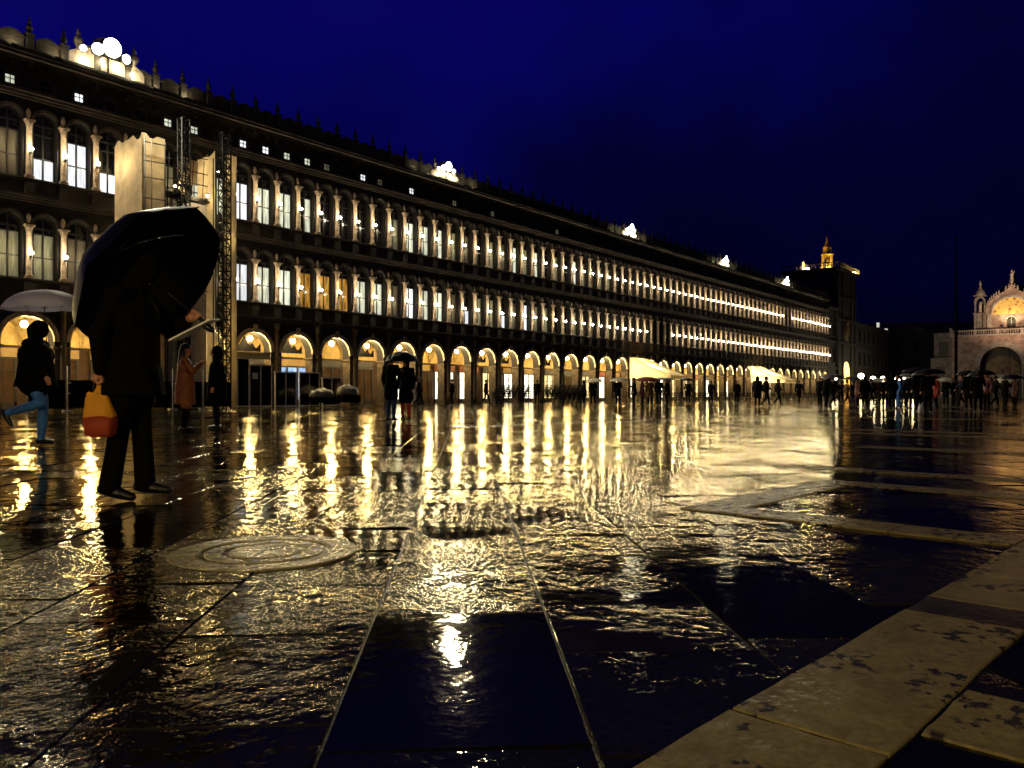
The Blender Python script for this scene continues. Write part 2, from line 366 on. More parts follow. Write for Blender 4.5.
# ------------------------------------------------------------------ the ground
def make_ground():
    g = MB(); g.quad((-128, -128, -.012), (328, -128, -.012), (328, 228, -.012), (-128, 228, -.012))
    o = g.build('ground', M['joint']); tag(o, kind='structure')
    hd = TH + R_(3.35); ca, sa = math.cos(hd), math.sin(hd)
    def w(a, b, z): return (a * ca - b * sa, a * sa + b * ca, z)
    V = []; Fc = []; tone = []
    rnd = random.Random(3); pitch = .58; amax = 175.0
    for i in range(-230, 150):
        b0 = .305 + i * pitch; b1 = b0 + pitch
        a = -2.5 - rnd.random()
        far = abs(b0)
        while a < amax:
            near = math.hypot(a, b0) < 55
            ln = rnd.uniform(.50, 1.05) if near else rnd.uniform(2.5, 5)
            x0, y0, _ = w(a, b0, 0)
            if x0 < -6 or y0 < -40 or y0 > 45.5 or x0 > 184.5 or (x0 < 4 and y0 > 42):
                a += ln; continue
            # outside the view cone by a wide margin: skip
            dd = x0 * math.cos(TH) + y0 * math.sin(TH); rr = x0 * math.sin(TH) - y0 * math.cos(TH)
            if dd < -2 or abs(rr) > dd * .95 + 6: a += ln; continue
            j = .0040; n = len(V); t = rnd.random()
            k = .0034
            zc = [rnd.uniform(-k, k) for _ in range(4)]; zo = rnd.uniform(-.003, .0016)
            cn = [(a + j, b0 + j), (a + ln - j, b0 + j), (a + ln - j, b1 - j), (a + j, b1 - j)]
            ci = [(a + j + .003, b0 + j + .003), (a + ln - j - .003, b0 + j + .003), (a + ln - j - .003, b1 - j - .003), (a + j + .003, b1 - j - .003)]
            for q in range(4): V.append(w(*ci[q], zc[q] + zo))
            for q in range(4): V.append(w(*cn[q], zc[q] + zo - .0025))
            Fc.append((n, n + 1, n + 2, n + 3))
            for q in range(4): Fc.append((n + q, n + 4 + q, n + 4 + (q + 1) % 4, n + (q + 1) % 4))
            tone += [t] * 5
            if near:
                for q in range(4): V.append(w(*cn[q], -.02))
                for q in range(4): Fc.append((n + 4 + q, n + 8 + q, n + 8 + (q + 1) % 4, n + 4 + (q + 1) % 4))
                tone += [t] * 4
            a += ln
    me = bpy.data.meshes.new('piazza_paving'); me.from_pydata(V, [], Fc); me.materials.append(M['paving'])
    at_ = me.attributes.new('tone', 'FLOAT', 'FACE'); at_.data.foreach_set('value', tone); me.update()
    tag(link('piazza_paving', me), kind='structure')
    # white stone bands set into the paving
    ph = R_(-5.9); cp, sp = math.cos(ph), math.sin(ph)
    def uvw(u, v, z): return (u * cp - v * sp, u * sp + v * cp, z)
    r2 = random.Random(5)
    def stones(u0, u1, v0, v1, along, L=1.25, mats=M['white'], cuts=None):
        mb = MB(); lo, hi = (u0, u1) if along == 'u' else (v0, v1)
        if cuts is None:
            cuts = []; q = lo + r2.uniform(.5, L)
            while q < hi - .3: cuts.append(q); q += r2.uniform(.7, 1.3) * L
        ed = [lo] + cuts + [hi]
        for p, q in zip(ed, ed[1:]):
            j = .003; z = .0065 + r2.uniform(-.001, .001)
            A = (p + j, q - j, v0, v1) if along == 'u' else (u0, u1, p + j, q - j)
            # slightly worn, irregular outline
            def side(P0, P1, n=7): return [(P0[0] + (P1[0] - P0[0]) * i / n + r2.uniform(-.0035, .0035), P0[1] + (P1[1] - P0[1]) * i / n + r2.uniform(-.0035, .0035)) for i in range(n)]
            c = [(A[0], A[2]), (A[1], A[2]), (A[1], A[3]), (A[0], A[3])]
            pts = sum((side(c[i], c[(i + 1) % 4]) for i in range(4)), [])
            cx = sum(p_[0] for p_ in pts) / len(pts); cy_ = sum(p_[1] for p_ in pts) / len(pts)
            inn = [(x + (cx - x) * min(1, .005 / max(.01, math.hypot(x - cx, y - cy_))), y + (cy_ - y) * min(1, .005 / max(.01, math.hypot(x - cx, y - cy_)))) for x, y in pts]
            mb.poly([uvw(x, y, z) for x, y in inn])
            for i in range(len(pts)):
                k = (i + 1) % len(pts)
                mb.quad(uvw(*pts[i], z - .004), uvw(*pts[k], z - .004), uvw(*inn[k], z), uvw(*inn[i], z))
                mb.quad(uvw(*pts[i], -.01), uvw(*pts[k], -.01), uvw(*pts[k], z - .004), uvw(*pts[i], z - .004))
        tag(mb.build('paving_band', mats), kind='structure')
    stones(-.4, 2.95, .58, .935, 'u', cuts=[.55, 1.73])
    stones(2.953, 3.197, .58, .935, 'u', mats=M['dark_stretch'], cuts=[])  # darker stretch of the band
    stones(3.2, 4.85, .58, .935, 'u', cuts=[4.56])
    stones(1.9, 2.25, -6, .574, 'v', cuts=[-.9, -2.1, -3.5])
    stones(4.56, 4.85, .941, 2.84, 'v', cuts=[1.53])
    stones(4.856, 6.95, 2.53, 2.84, 'u', cuts=[])
    stones(6.62, 6.95, -12, 2.524, 'v')
    stones(7.9, 8.18, -14, 3.47, 'v')
    stones(11.5, 11.9, -16, 4.3, 'v'); stones(15.5, 15.9, -16, 6, 'v'); stones(17, 17.4, -18, 12, 'v')
    stones(26, 26.5, -20, 14, 'v'); stones(38, 38.6, -24, 20, 'v'); stones(60, 61, -30, 24, 'v'); stones(12, 70, 13, 13.5, 'u', L=2.5)
make_ground()

def make_drain():
    root = thing('drain_cover', 'round carved pale stone cover set flat in the wet paving', 'drain cover', (2.29, 3.26, .003))
    m = MB(); n = 48
    prof = [(.43, -.012), (.43, .001), (.426, .0034), (.31, .0036), (.307, -.004), (.275, -.004), (.27, .0036), (.20, .0036), (.196, -.004), (.17, -.004), (.166, .0036), (.0, .0038)]
    m.lathe(prof, seg=n, smooth=False)
    m.build('stone_disc', M['drain'], root)
    for k in range(8):
        p = MB(); a = k * math.pi / 4; d = Vector((math.cos(a), math.sin(a), 0)); q = Vector((-d.y, d.x, 0)) * .012
        p.poly([d * .21 - q + Vector((0, 0, .0048)), d * .265 - q + Vector((0, 0, .0048)), d * .265 + q + Vector((0, 0, .0048)), d * .21 + q + Vector((0, 0, .0048))])
        p.build('slot', M['joint'], root)
M['drain'] = wet_stone('wet_drain_stone', (.12, .10, .038), (.28, .24, .10), .20, .6, .8, .28, slab=False)
make_drain()

# ------------------------------------------------------------------ the long arcaded building
BAY = 3.04; YF = 40.7
def SX(s): return s * BAY - 31.6
X0 = SX(11.06); NB = 45; LEN = NB * BAY          # local x from 0 to LEN
Z1, Z2 = 6.12, 10.8                              # sills of the two window storeys
def make_procuratie():
    root = thing('arcaded_palace', 'long dark three storey stone palace with arcade and lit rows of arched windows', 'palace', (X0, YF, 0))
    wall = MB(); trim = MB()
    H = BAY / 2; r = random.Random(11)
    for b in range(NB):
        cx = (b + .5) * BAY
        arch_wall(wall, b * BAY, (b + 1) * BAY, 3.02, 5.0, cx, 1.15, 3.25, 0, .7)
    for k in range(2 * NB):
        cx = (k + .5) * H
        arch_wall(wall, k * H, (k + 1) * H, Z1, 9.75, cx, .52, Z1 + 2.5, 0, .36, n=10)
        arch_wall(wall, k * H, (k + 1) * H, Z2, 14.5, cx, .52, Z2 + 2.7, 0, .36, n=10)
    wall.quad((0, 0, 5.0), (LEN, 0, 5.0), (LEN, 0, Z1), (0, 0, Z1)); wall.quad((0, 0, 9.75), (LEN, 0, 9.75), (LEN, 0, Z2), (0, 0, Z2))
    wall.quad((0, 0, 14.5), (LEN, 0, 14.5), (LEN, 0, 16.7), (0, 0, 16.7))
    wall.quad((LEN, 0, 3.0), (LEN, 13, 3.0), (LEN, 13, 16.7), (LEN, 0, 16.7)); wall.quad((0, 0, 3.0), (0, 13, 3.0), (0, 13, 16.7), (0, 0, 16.7))
    wall.quad((0, .7, 5.2), (LEN, .7, 5.2), (LEN, .7, 3.0), (0, .7, 3.0)) if False else None
    wall.build('wall', M['stone_shaded'], root)
    def course(y, z0, z1, p2=None):
        trim.box(-.1, LEN + .1, -y, -.002, z0, z1)
    co = MB()
    for args in ((.14, 5.0, 5.12), (.24, 5.122, 5.22), (.30, 5.222, 5.30), (.08, 5.302, 5.98), (.16, 5.982, 6.04), (.22, 6.042, 6.118)):
        co.box(-.1, LEN + .1, -args[0], -.002, args[1], args[2])
    for args in ((.12, 9.70, 9.80), (.22, 9.802, 9.90), (.30, 9.902, 10.0), (.08, 10.002, 10.62), (.16, 10.622, 10.70), (.22, 10.702, 10.79)):
        co.box(-.1, LEN + .1, -args[0], -.002, args[1], args[2])
    for args in ((.14, 14.46, 14.56), (.25, 14.562, 14.70), (.34, 14.702, 14.82), (.10, 16.0, 16.12), (.30, 16.122, 16.26), (.55, 16.262, 16.40), (.62, 16.402, 16.52)):
        co.box(-.1, LEN + .1, -args[0], -.002, args[1], args[2])
    for k in range(2 * NB + 1):         # pedestals below the columns, brackets below the top cornice
        x = k * H
        for z0, z1 in ((5.302, 5.98), (10.002, 10.62)): co.box(x - .22, x + .22, -.2, -.082, z0 + .01, z1 - .01)
        co.box(x - .1, x + .1, -.28, -.002, 15.75, 16.118)
        co.box(x - .05 + H / 2, x + .05 + H / 2, -.2, -.002, 15.9, 16.118)
    co.build('cornice', M['stone'], root)
    # piers of the arcade
    pm = MB(); hw = .37
    pm.box(-hw, hw, 0, .7, .32, 2.86); pm.box(-hw - .06, hw + .06, -.06, .76, 0, .3); pm.box(-hw - .05, hw + .05, -.05, .75, 2.862, 2.93); pm.box(-hw - .1, hw + .1, -.1, .8, 2.932, 3.018)
    pm.lathe([(.16, .32), (.15, .5), (.135, 4.6), (.16, 4.62), (.2, 4.8), (.21, 4.99)], (0, -.05, 0), 10)
    pme = pm.mesh('pier', [M['pier']])
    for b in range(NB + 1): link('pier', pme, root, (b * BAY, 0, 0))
    am = MB(); arch_ring(am, 0, 1.148, 1.24, 3.25, -.05, .1); arch_ring(am, 0, 1.242, 1.37, 3.25, -.09, .02); am.prism([(-.1, 4.36), (.1, 4.36), (.15, 4.8), (-.15, 4.8)], -.16, -.1)
    ame = am.mesh('archivolt', [M['arch']])
    for b in range(NB): link('archivolt', ame, root, ((b + .5) * BAY, 0, 0))
    # vaulted walk behind
    vm = MB(); n = 10; hx, hy, rise, zs = BAY / 2, 2.0, 1.55, 3.25
    for b in range(NB):
        cx = (b + .5) * BAY; cyv = 2.7
        g = [[None] * (n + 1) for _ in range(n + 1)]
        for i in range(n + 1):
            for j in range(n + 1):
                u = -1 + 2 * i / n; v = -1 + 2 * j / n
                g[i][j] = (cx + u * hx, cyv + v * hy, zs + rise * max(math.sqrt(max(0, 1 - u * u)), math.sqrt(max(0, 1 - v * v))))
        for i in range(n):
            for j in range(n): vm.poly((g[i][j], g[i][j + 1], g[i + 1][j + 1], g[i + 1][j]), 0, True)
    for b in range(NB + 1):             # transverse arches stand on each pier
        pts = [(b * BAY, 2.7 + 2.0 * math.cos(math.pi * i / 10), zs + 1.5 * math.sin(math.pi * i / 10)) for i in range(11)]
        for p, q in zip(pts, pts[1:]):
            vm.quad((p[0] - .2, p[1], p[2]), (p[0] + .2, p[1], p[2]), (q[0] + .2, q[1], q[2]), (q[0] - .2, q[1], q[2]), 0)
            for sx in (-.2, .2): vm.quad((p[0] + sx, p[1], p[2]), (q[0] + sx, q[1], q[2]), (q[0] + sx, q[1], q[2] + .14), (p[0] + sx, p[1], p[2] + .14), 0)
    vm.build('arcade_vault', M['vault'], root)
    bw = MB(); bw.quad((0, 4.72, 0), (LEN, 4.72, 0), (LEN, 4.72, 5.2), (0, 4.72, 5.2)); bw.box(0, LEN, 4.6, 4.718, 3.12, 3.25); bw.quad((0, 4.716, 3.252), (LEN, 4.716, 3.252), (LEN, 4.716, 5.2), (0, 4.716, 5.2), 1)  # upper strip of pale plaster makes the lunettes read brightly lit
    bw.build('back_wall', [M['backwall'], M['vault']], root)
    # shopfronts
    fr = MB()
    for x in (-1.15, -.42, .42, 1.15): fr.box(x - .05, x + .05, 4.5, 4.62, 0, 2.55)
    fr.box(-1.2, 1.2, 4.48, 4.63, 2.552, 2.62); fr.box(-1.2, 1.2, 4.5, 4.62, .0, .35); fr.box(-1.098, 1.098, 4.53, 4.6, 1.95, 2.0)
    frm = fr.mesh('frame', [M['wood']])
    fa = MB(); fa.box(-1.2, 1.2, 4.42, 4.6, 2.64, 3.1); fa.box(-1.1, 1.1, 4.40, 4.418, 2.70, 3.04)
    shade = MB()      # gathered dark drapery hung across the lunette
    pts = [(-1.12, 3.3)] + [(-1.12 + 2.24 * i / 12, 3.62 + .16 * math.cos(i * 2.1) + .42 * math.exp(-((i - 6) / 1.6) ** 2)) for i in range(13)] + [(1.12, 3.3)]
    shade.prism([pts[0], pts[-1]] + list(reversed(pts[1:-1])), 1.0, 1.08)
    sm = shade.mesh('drape', [M['black']])
    pn = {}
    for key in ('shop_warm', 'shop_white', 'shop_dim', 'shop_blue'):
        q = MB(); q.quad((-1.1, 4.57, .35), (1.1, 4.57, .35), (1.1, 4.57, 2.55), (-1.1, 4.57, 2.55)); pn[key] = q.mesh('pane', [M[key]])
    fam = {k: fa.mesh('fascia', [M[k]]) for k in ('fascia_red', 'fascia_cream', 'wood')}
    s0 = 19.56 - 8                        # first bay's centre
    for b in range(NB):
        i = b - 8                         # 0 = first arch beyond the scaffold
        if i < 0: key, fc = r.choice(['shop_dim', 'shop_warm', 'shop_dim']), 'fascia_cream'
        elif i == 2: key, fc = 'shop_blue', 'fascia_cream'
        elif i < 5: key, fc = 'shop_dim', 'wood'
        elif i == 5: key, fc = 'shop_white', 'fascia_cream'
        elif i < 14: key, fc = ['shop_dim', 'shop_white', 'shop_white', 'shop_warm', 'shop_white', 'shop_white', 'shop_warm', 'shop_dim'][i - 6], ['fascia_cream', 'fascia_red', 'fascia_red', 'wood', 'fascia_cream', 'fascia_cream', 'wood', 'wood'][i - 6]
        else: key, fc = r.choice(['shop_warm', 'shop_white', 'shop_white', 'shop_warm']), r.choice(['fascia_red', 'fascia_cream', 'wood'])
        f = link('shopfront', frm, root, ((b + .5) * BAY, 0, 0))
        link('pane', pn[key], f); link('fascia', fam[fc], f)
        if i in (0, 1, 3, 7, 8, 10): link('drape', sm, f)
    # columns of the window storeys
    def colm(h):
        c = MB(); c.box(-.19, .19, -.22, 0, 0, .1); c.lathe([(.17, .1), (.17, .16), (.135, .2), (.14, h * .5), (.12, h - .32), (.14, h - .30), (.13, h - .27), (.15, h - .2), (.21, h - .06)], (0, -.1, 0), 10); c.box(-.22, .22, -.3, 0, h - .06, h + .02)
        # small keystone shield above the capital, between the arches
        c.lathe([(.02, h + .1), (.1, h + .2), (.12, h + .35), (.08, h + .5), (.02, h + .58)], (0, -.02, 0), 8)
        return c
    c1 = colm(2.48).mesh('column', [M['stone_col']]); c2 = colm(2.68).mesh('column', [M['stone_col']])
    idx = sorted(range(2 * NB + 1), key=lambda k: abs((X0 + k * H) - 16))
    nearc = set(sorted(idx, key=lambda k: abs(k - 12))[:50])
    rest = MB()
    for k in range(2 * NB + 1):
        for me, z in ((c1, Z1), (c2, Z2)):
            if k in nearc: link('column', me, root, (k * H, 0, z))
            else:
                n0 = len(rest.v); rest.v += [(v.co.x + k * H, v.co.y, v.co.z + z) for v in me.vertices]
                for p in me.polygons: rest.f.append(tuple(n0 + q for q in p.vertices)); rest.m.append(0); rest.sm.append(p.use_smooth)
    tag(rest.build('column', M['stone_col'], root), kind='stuff')
    # arched windows
    def win_meshes(zs):
        fr = MB(); y0, y1 = .29, .355; w = .52
        for x0, x1 in ((-w, -w + .06), (-.04, .04), (w - .06, w)): fr.box(x0, x1, y0, y1, 0, zs)
        fr.box(-w + .061, w - .061, y0 + .004, y1, zs - .09, zs - .001); fr.box(-w + .061, w - .061, y0 + .004, y1, 1.05, 1.11); fr.box(-w + .061, w - .061, y0 + .004, y1, 0, .08)
        arch_ring(fr, 0, w - .06, w - .002, zs, y0, y1, n=10); fr.box(-.025, .025, y0, y1, zs + .001, zs + w - .06)
        li = 2.16; fr.box(-w + .061, w - .061, y0 + .002, y1, li, li + .07); su = MB(); arch_ring(su, 0, .518, .58, zs, -.05, .05, n=12); arch_ring(su, 0, .582, .66, zs, -.09, -.002, n=12)
        pan = {}
        for key in ('curtain', 'curtain_white', 'curtain_dim', 'curtain_faint', 'ornate', 'glass', 'half', 'low'):
            p = MB(); lit = {'half': 'curtain', 'low': 'curtain_white'}.get(key, key)
            y = .345
            p.quad((-w, y, li), (w, y, li), (w, y, zs), (-w, y, zs), 1)
            if key == 'half': p.quad((-w, y, 0), (0, y, 0), (0, y, li), (-w, y, li), 1); p.quad((0, y, 0), (w, y, 0), (w, y, li), (0, y, li), 0)
            elif key == 'low':
                p.quad((-w, y, 0), (w, y, 0), (w, y, 1.05), (-w, y, 1.05), 0); p.quad((-w, y, 1.05), (w, y, 1.05), (w, y, li), (-w, y, li), 1)
            else: p.quad((-w, y, 0), (w, y, 0), (w, y, li), (-w, y, li), 0)
            a = arch_pts(0, w, zs, 10); p.poly([(x, y, z) for x, z in reversed(a)], 1)
            pan[key] = p.mesh('pane', [M[lit], M['glass']])
        return fr.mesh('frame', [M['wood']]), su.mesh('surround', [M['stone']]), pan
    W1 = win_meshes(2.5); W2 = win_meshes(2.7)
    # lit pattern; k0 is the first window beyond the scaffold
    k0 = 16
    up = {-8: 'curtain_faint', -7: 'low', -6: 'curtain_white', -5: 'low', 0: 'curtain_white', 1: 'curtain', 2: 'curtain', 3: 'half', 4: 'glass', 5: 'glass', 6: 'glass', 7: 'glass', 8: 'curtain_dim', 9: 'curtain', 10: 'curtain', 11: 'half', 12: 'curtain_dim', 13: 'curtain_faint', 14: 'glass', 15: 'curtain_dim', 16: 'curtain_faint', 17: 'half', 18: 'curtain_dim', 19: 'half', 23: 'curtain'}
    lo = {-8: 'curtain_dim', -7: 'curtain_dim', -6: 'curtain_faint', -5: 'glass', 0: 'curtain_white', 1: 'curtain', 2: 'curtain', 3: 'ornate', 4: 'ornate', 5: 'ornate', 6: 'curtain', 7: 'curtain', 8: 'curtain_faint', 9: 'curtain_white', 10: 'curtain', 11: 'curtain', 12: 'curtain_faint', 13: 'low', 14: 'curtain_dim', 15: 'curtain_dim', 16: 'low', 17: 'curtain_faint', 18: 'curtain_white', 19: 'curtain_dim', 20: 'curtain_dim'}
    order = sorted([(abs(k - 13), st, k) for k in range(2 * NB) for st in (0, 1)])[:100]
    near = {(st, k) for _, st, k in order}
    far = MB(); fmats = [M[q] for q in ('wood', 'stone', 'glass', 'curtain', 'curtain_white', 'curtain_dim', 'curtain_faint', 'ornate')]
    for k in range(2 * NB):
        for st, (tab, z, Wm) in enumerate(((lo, Z1, W1), (up, Z2, W2))):
            i = k - k0
            key = tab.get(i) or r.choice(['curtain_dim', 'curtain_faint', 'glass', 'curtain_faint', 'glass', 'half' if st and i < 24 else 'glass'])
            loc = ((k + .5) * H, 0, z)
            if (st, k) in near:
                f = link('arched_window', Wm[1], root, loc)
                link('frame', Wm[0], f); link('pane', Wm[2][key], f)
            else:
                for me in (Wm[0], Wm[1], Wm[2][key]):
                    mi = [fmats.index(x) for x in me.materials]
                    n0 = len(far.v); far.v += [(v.co.x + loc[0], v.co.y, v.co.z + z) for v in me.vertices]
                    for p in me.polygons: far.f.append(tuple(n0 + q for q in p.vertices)); far.m.append(mi[p.material_index]); far.sm.append(False)
    tag(far.build('arched_window', fmats, root), kind='stuff')
    # round windows of the frieze
    ring = MB(); rows = []
    ring.ring([[(rr * math.cos(2 * math.pi * i / 16), y, rr * math.sin(2 * math.pi * i / 16)) for i in range(16)] for rr, y in ((.29, .0), (.29, -.05), (.36, -.07), (.42, -.03), (.42, 0.0))], caps=False)
    ring.box(-.02, .02, -.03, -.012, -.285, .285); ring.box(-.27, .27, -.03, -.014, -.02, .02)
    rme = ring.mesh('round_window', [M['stone']])
    op = {}
    for key in ('curtain', 'curtain_white', 'glass', 'curtain_dim'):
        p = MB(); p.poly([(.289 * math.cos(2 * math.pi * i / 16), -.006, .289 * math.sin(2 * math.pi * i / 16)) for i in range(16)][::-1], 1); p.box(-.2, .17, -.012, -.0075, -.2, .16, 0); op[key] = p.mesh('pane', [M[key], M['glass']])
    lit = {-8: 'curtain', -6: 'curtain_white', -3: 'curtain', -2: 'curtain', 0: 'curtain_white', 1: 'curtain_white', 2: 'curtain', 3: 'curtain', 4: 'curtain_dim', 6: 'curtain_white', 7: 'curtain_dim', 9: 'curtain_white', 12: 'curtain_dim', 15: 'curtain_dim', 21: 'curtain_dim'}
    for k in range(2 * NB):
        o = link('round_window', rme, root, ((k + .5) * H, 0, 15.22)); link('pane', op[lit.get(k - k0, 'glass')], o)
    # parapet: curved panels between pedestals with urns
    pp = MB(); pp.box(0, LEN, -.35, .1, 16.523, 16.72); pp.build('parapet', M['stone_shaded'], root)
    mm = MB(); mm.box(-.16, .16, -.3, .06, 16.722, 17.40); mm.box(-.2, .2, -.34, .1, 17.402, 17.48)
    mm.lathe([(.1, 17.48), (.06, 17.55), (.17, 17.72), (.13, 17.86), (.05, 17.92), (.1, 18.0), (.05, 18.12), (.015, 18.34)], (0, -.12, 0), 10)
    top = [(-.50 + 1.0 * i / 10, 17.18 + .24 * math.sin(math.pi * i / 10)) for i in range(11)]
    mm.prism([(H / 2 - .5, 16.722), (H / 2 + .5, 16.722)] + [(H / 2 + x, z) for x, z in reversed(top)], -.2, -.04)
    mm.prism([(H / 2 - .54, 17.19), (H / 2 + .54, 17.19)] + [(H / 2 + x * 1.1, z + .06) for x, z in reversed(top)], -.26, -.202)
    mme = mm.mesh('merlon', [M['stone']])
    for k in range(2 * NB): link('merlon', mme, root, (k * H, 0, 0))
    rf = MB(); rf.poly([(0, .3, 16.72), (LEN, .3, 16.72), (LEN, 6.5, 18.0), (0, 6.5, 18.0)]); rf.poly([(0, 6.5, 18.0), (LEN, 6.5, 18.0), (LEN, 13, 16.7), (0, 13, 16.7)]); rf.build('roof', M['roof'], root)
    return root
PAL = make_procuratie()

# ------------------------------------------------------------------ lamps of the palace
def make_lamps():
    H = BAY / 2
    w = MB(); w.box(-.05, .05, -.30, -.24, -.16, -.02, 0); w.tube((0, -.27, -.1), (0, -.44, -.06), .018, m=0); w.lathe([(.03, -.09), (.06, -.06), (.05, -.04)], (0, -.44, 0), 8, 0)
    w.ell((0, -.44, .03), .06, .06, .075, 1, 10, 6)
    wme = w.mesh('wall_lamp', [M['iron'], M['bulb']])
    r = random.Random(2); first = True
    skip_up = {16 + 60, 16 + 61}; skip_lo = {16 + 33, 16 + 34, 16 + 5 + 30}
    for k in range(0, 2 * NB + 1):
        x = X0 + k * H
        for z, lab, grp, sk in ((7.24, 'small glowing wall lamp on a column between the middle storey windows', 'lamps of the middle window row', skip_lo), (12.05, 'small glowing wall lamp on a column between the top storey windows', 'lamps of the top window row', skip_up)):
            if k in sk: continue
            if 19.0 < x < 25.4: continue       # behind the scaffold
            o = link('wall_lamp', wme, None, (x, YF, z)); tag(o, lab, 'wall lamp', grp)
    a = MB(); a.tube((0, 0, .16), (0, 0, .40), .012, m=0); a.lathe([(.07, .14), (.05, .19), (.012, .22)], seg=8, m=0); a.ell((0, 0, 0), .15, .15, .15, 1, 12, 8)
    ame = a.mesh('globe_lamp', [M['iron'], M['globe']])
    for b in range(NB):
        o = link('globe_lamp', ame, None, (X0 + (b + .5) * BAY, YF + .45, 4.03)); tag(o, 'glowing round globe lamp hung in the vault of the palace arcade', 'hanging lamp', 'globe lamps of the arcade')
    # floodlight banks on the parapet
    spots = [(16.72, 'largest glaring floodlight bank on the parapet, nearest along the palace roof'), (24.87, 'second floodlight bank along the palace parapet from the near end'), (33.9, 'third floodlight bank along the palace parapet, at mid length'), (41.7, 'fourth floodlight bank along the palace parapet'), (49.0, 'farthest floodlight bank on the palace parapet, nearest the clock tower')]
    for i, (s, lab) in enumerate(spots):
        t = thing('floodlight_bank', lab, 'floodlight', (SX(s), YF - .48, 16.53))
        b = MB(); b.tube((0, .12, -.01), (0, .12, 1.5), .035); b.box(-.55, .55, .09, .15, .75, .8); b.box(-.55, .55, .09, .15, 1.2, 1.25); b.box(-.25, .25, .0, .3, 0, .03)
        b.build('stand', M['iron'], t)
        k = 1.25 if i == 0 else .95; t.scale = (k,) * 3
        c = MB()      # raised crest added behind the lamps to shape their burst of glare
        cur = lambda w, z0, h, n=10: [(-w, z0), (w, z0)] + [(w * math.cos(math.pi * q / n), z0 + .35 * h + .65 * h * math.sin(math.pi * q / n)) for q in range(n + 1)]
        c.prism(cur(1.5, .2, .75), .16, .3); c.prism(cur(.62, .7, .85), .14, .32); c.box(-.8, .8, .10, .34, .9, 1.0)
        for sx in (-1.1, 1.1): c.lathe([(.13, .7), (.08, .85), (.2, 1.05), (.16, 1.2), (.06, 1.28), (.1, 1.36), (.02, 1.6)], (sx, .22, 0), 10)
        c.build('crest', M['pale_marble'], t)
        for cx, cz, rr in ((.05, 1.12, .40), (.62, .86, .2), (-.50, .90, .24), (-1.05, .74, .13)):  # heads enlarged and clustered to stand in for lamp bloom
            h = MB(); h.lathe([(rr, -.02), (rr * 1.06, .0), (rr * 1.02, .1), (rr * .5, .2), (.03, .22)], seg=16)
            o = h.build('lamp_head', M['iron'], t, (cx, -.1, cz)); o.rotation_euler = (R_(-80), 0, R_(cx * 20))
            l = MB(); l.lathe([(rr * .96, -.01), (rr * .8, -.05), (rr * .4, -.08), (.01, -.09)], seg=16); l.build('lens', M['flood'], o)
        for cx, cz in ((-.9, .35), (-.3, .5), (.35, .5), (.9, .35), (0, .95)):  # bulbs added to burn the crest out to white
            u = MB(); u.ell((0, 0, 0), .07, .07, .07, 0, 8, 6); u.build('crest_burst_lamp', [M['uplens']], t, (cx, -.02, cz))
        ld = bpy.data.lights.new('flood_beam', 'SPOT'); ld.energy = FLOOD_P; ld.color = FLOOD_COL; ld.spot_size = R_(112); ld.spot_blend = .6; ld.shadow_soft_size = .35
        lo = bpy.data.objects.new('flood_beam', ld); COL.objects.link(lo); lo.parent = t; lo.location = (0, -.75, 1.05)
        lo.rotation_euler = (R_(-58), 0, 0)
        # small uplight washing the parapet crest on both sides
        for dx in (-3.4, -1.9, 1.9, 3.3):
            u = MB(); u.box(-.12, .12, -.06, .06, 0, .1, 0); u.quad((-.1, -.04, .102), (.1, -.04, .102), (.1, .05, .102), (-.1, .05, .102), 1)
            u.build('uplight', [M['iron'], M['uplens']], t, (dx, .0, 0))
M['uplens'] = glow('uplight_lens', (1.0, .88, .52), 130)
make_lamps()

# ------------------------------------------------------------------ construction hoist in front of the palace
def lattice(mb, x, y, w, d, z0, z1, step=.45, r=.02, m=0):
    cs = [(x, y), (x + w, y), (x + w, y + d), (x, y + d)]
    for cx, cy_ in cs: mb.tube((cx, cy_, z0), (cx, cy_, z1), r * 1.3, seg=6, m=m)
    z = z0; k = 0
    while z < z1 - .01:
        zn = min(z + step, z1)
        for i in range(4):
            a, b = cs[i], cs[(i + 1) % 4]
            mb.tube((*a, zn), (*b, zn), r, seg=5, m=m)
            if (k + i) % 2: mb.tube((*a, z), (*b, zn), r * .8, seg=5, m=m)
            else: mb.tube((*b, z), (*a, zn), r * .8, seg=5, m=m)
        z = zn; k += 1
def sheet(mb, p, q, z0, z1, rag=.0, wob=.03, m=0, nx=10, nz=26, seed=0):
    rr = random.Random(seed); p = Vector((*p, 0)); q = Vector((*q, 0)); nrm = (q - p).cross(Vector((0, 0, 1))).normalized()
    rows = []
    for j in range(nz + 1):
        row = []
        for i in range(nx + 1):
            t = i / nx; zt = z1 + (rr.uniform(-rag, rag) if j == nz else 0)
            o = wob * math.sin(i * 1.9 + seed) * math.sin(j * .9 + i * .3) * (0 if i in (0, nx) else 1)
            v = p.lerp(q, t) + nrm * o; v.z = z0 + (zt - z0) * j / nz; row.append(v)
        rows.append(row)
    mb.ring(rows, m, True, closed=False, caps=False)
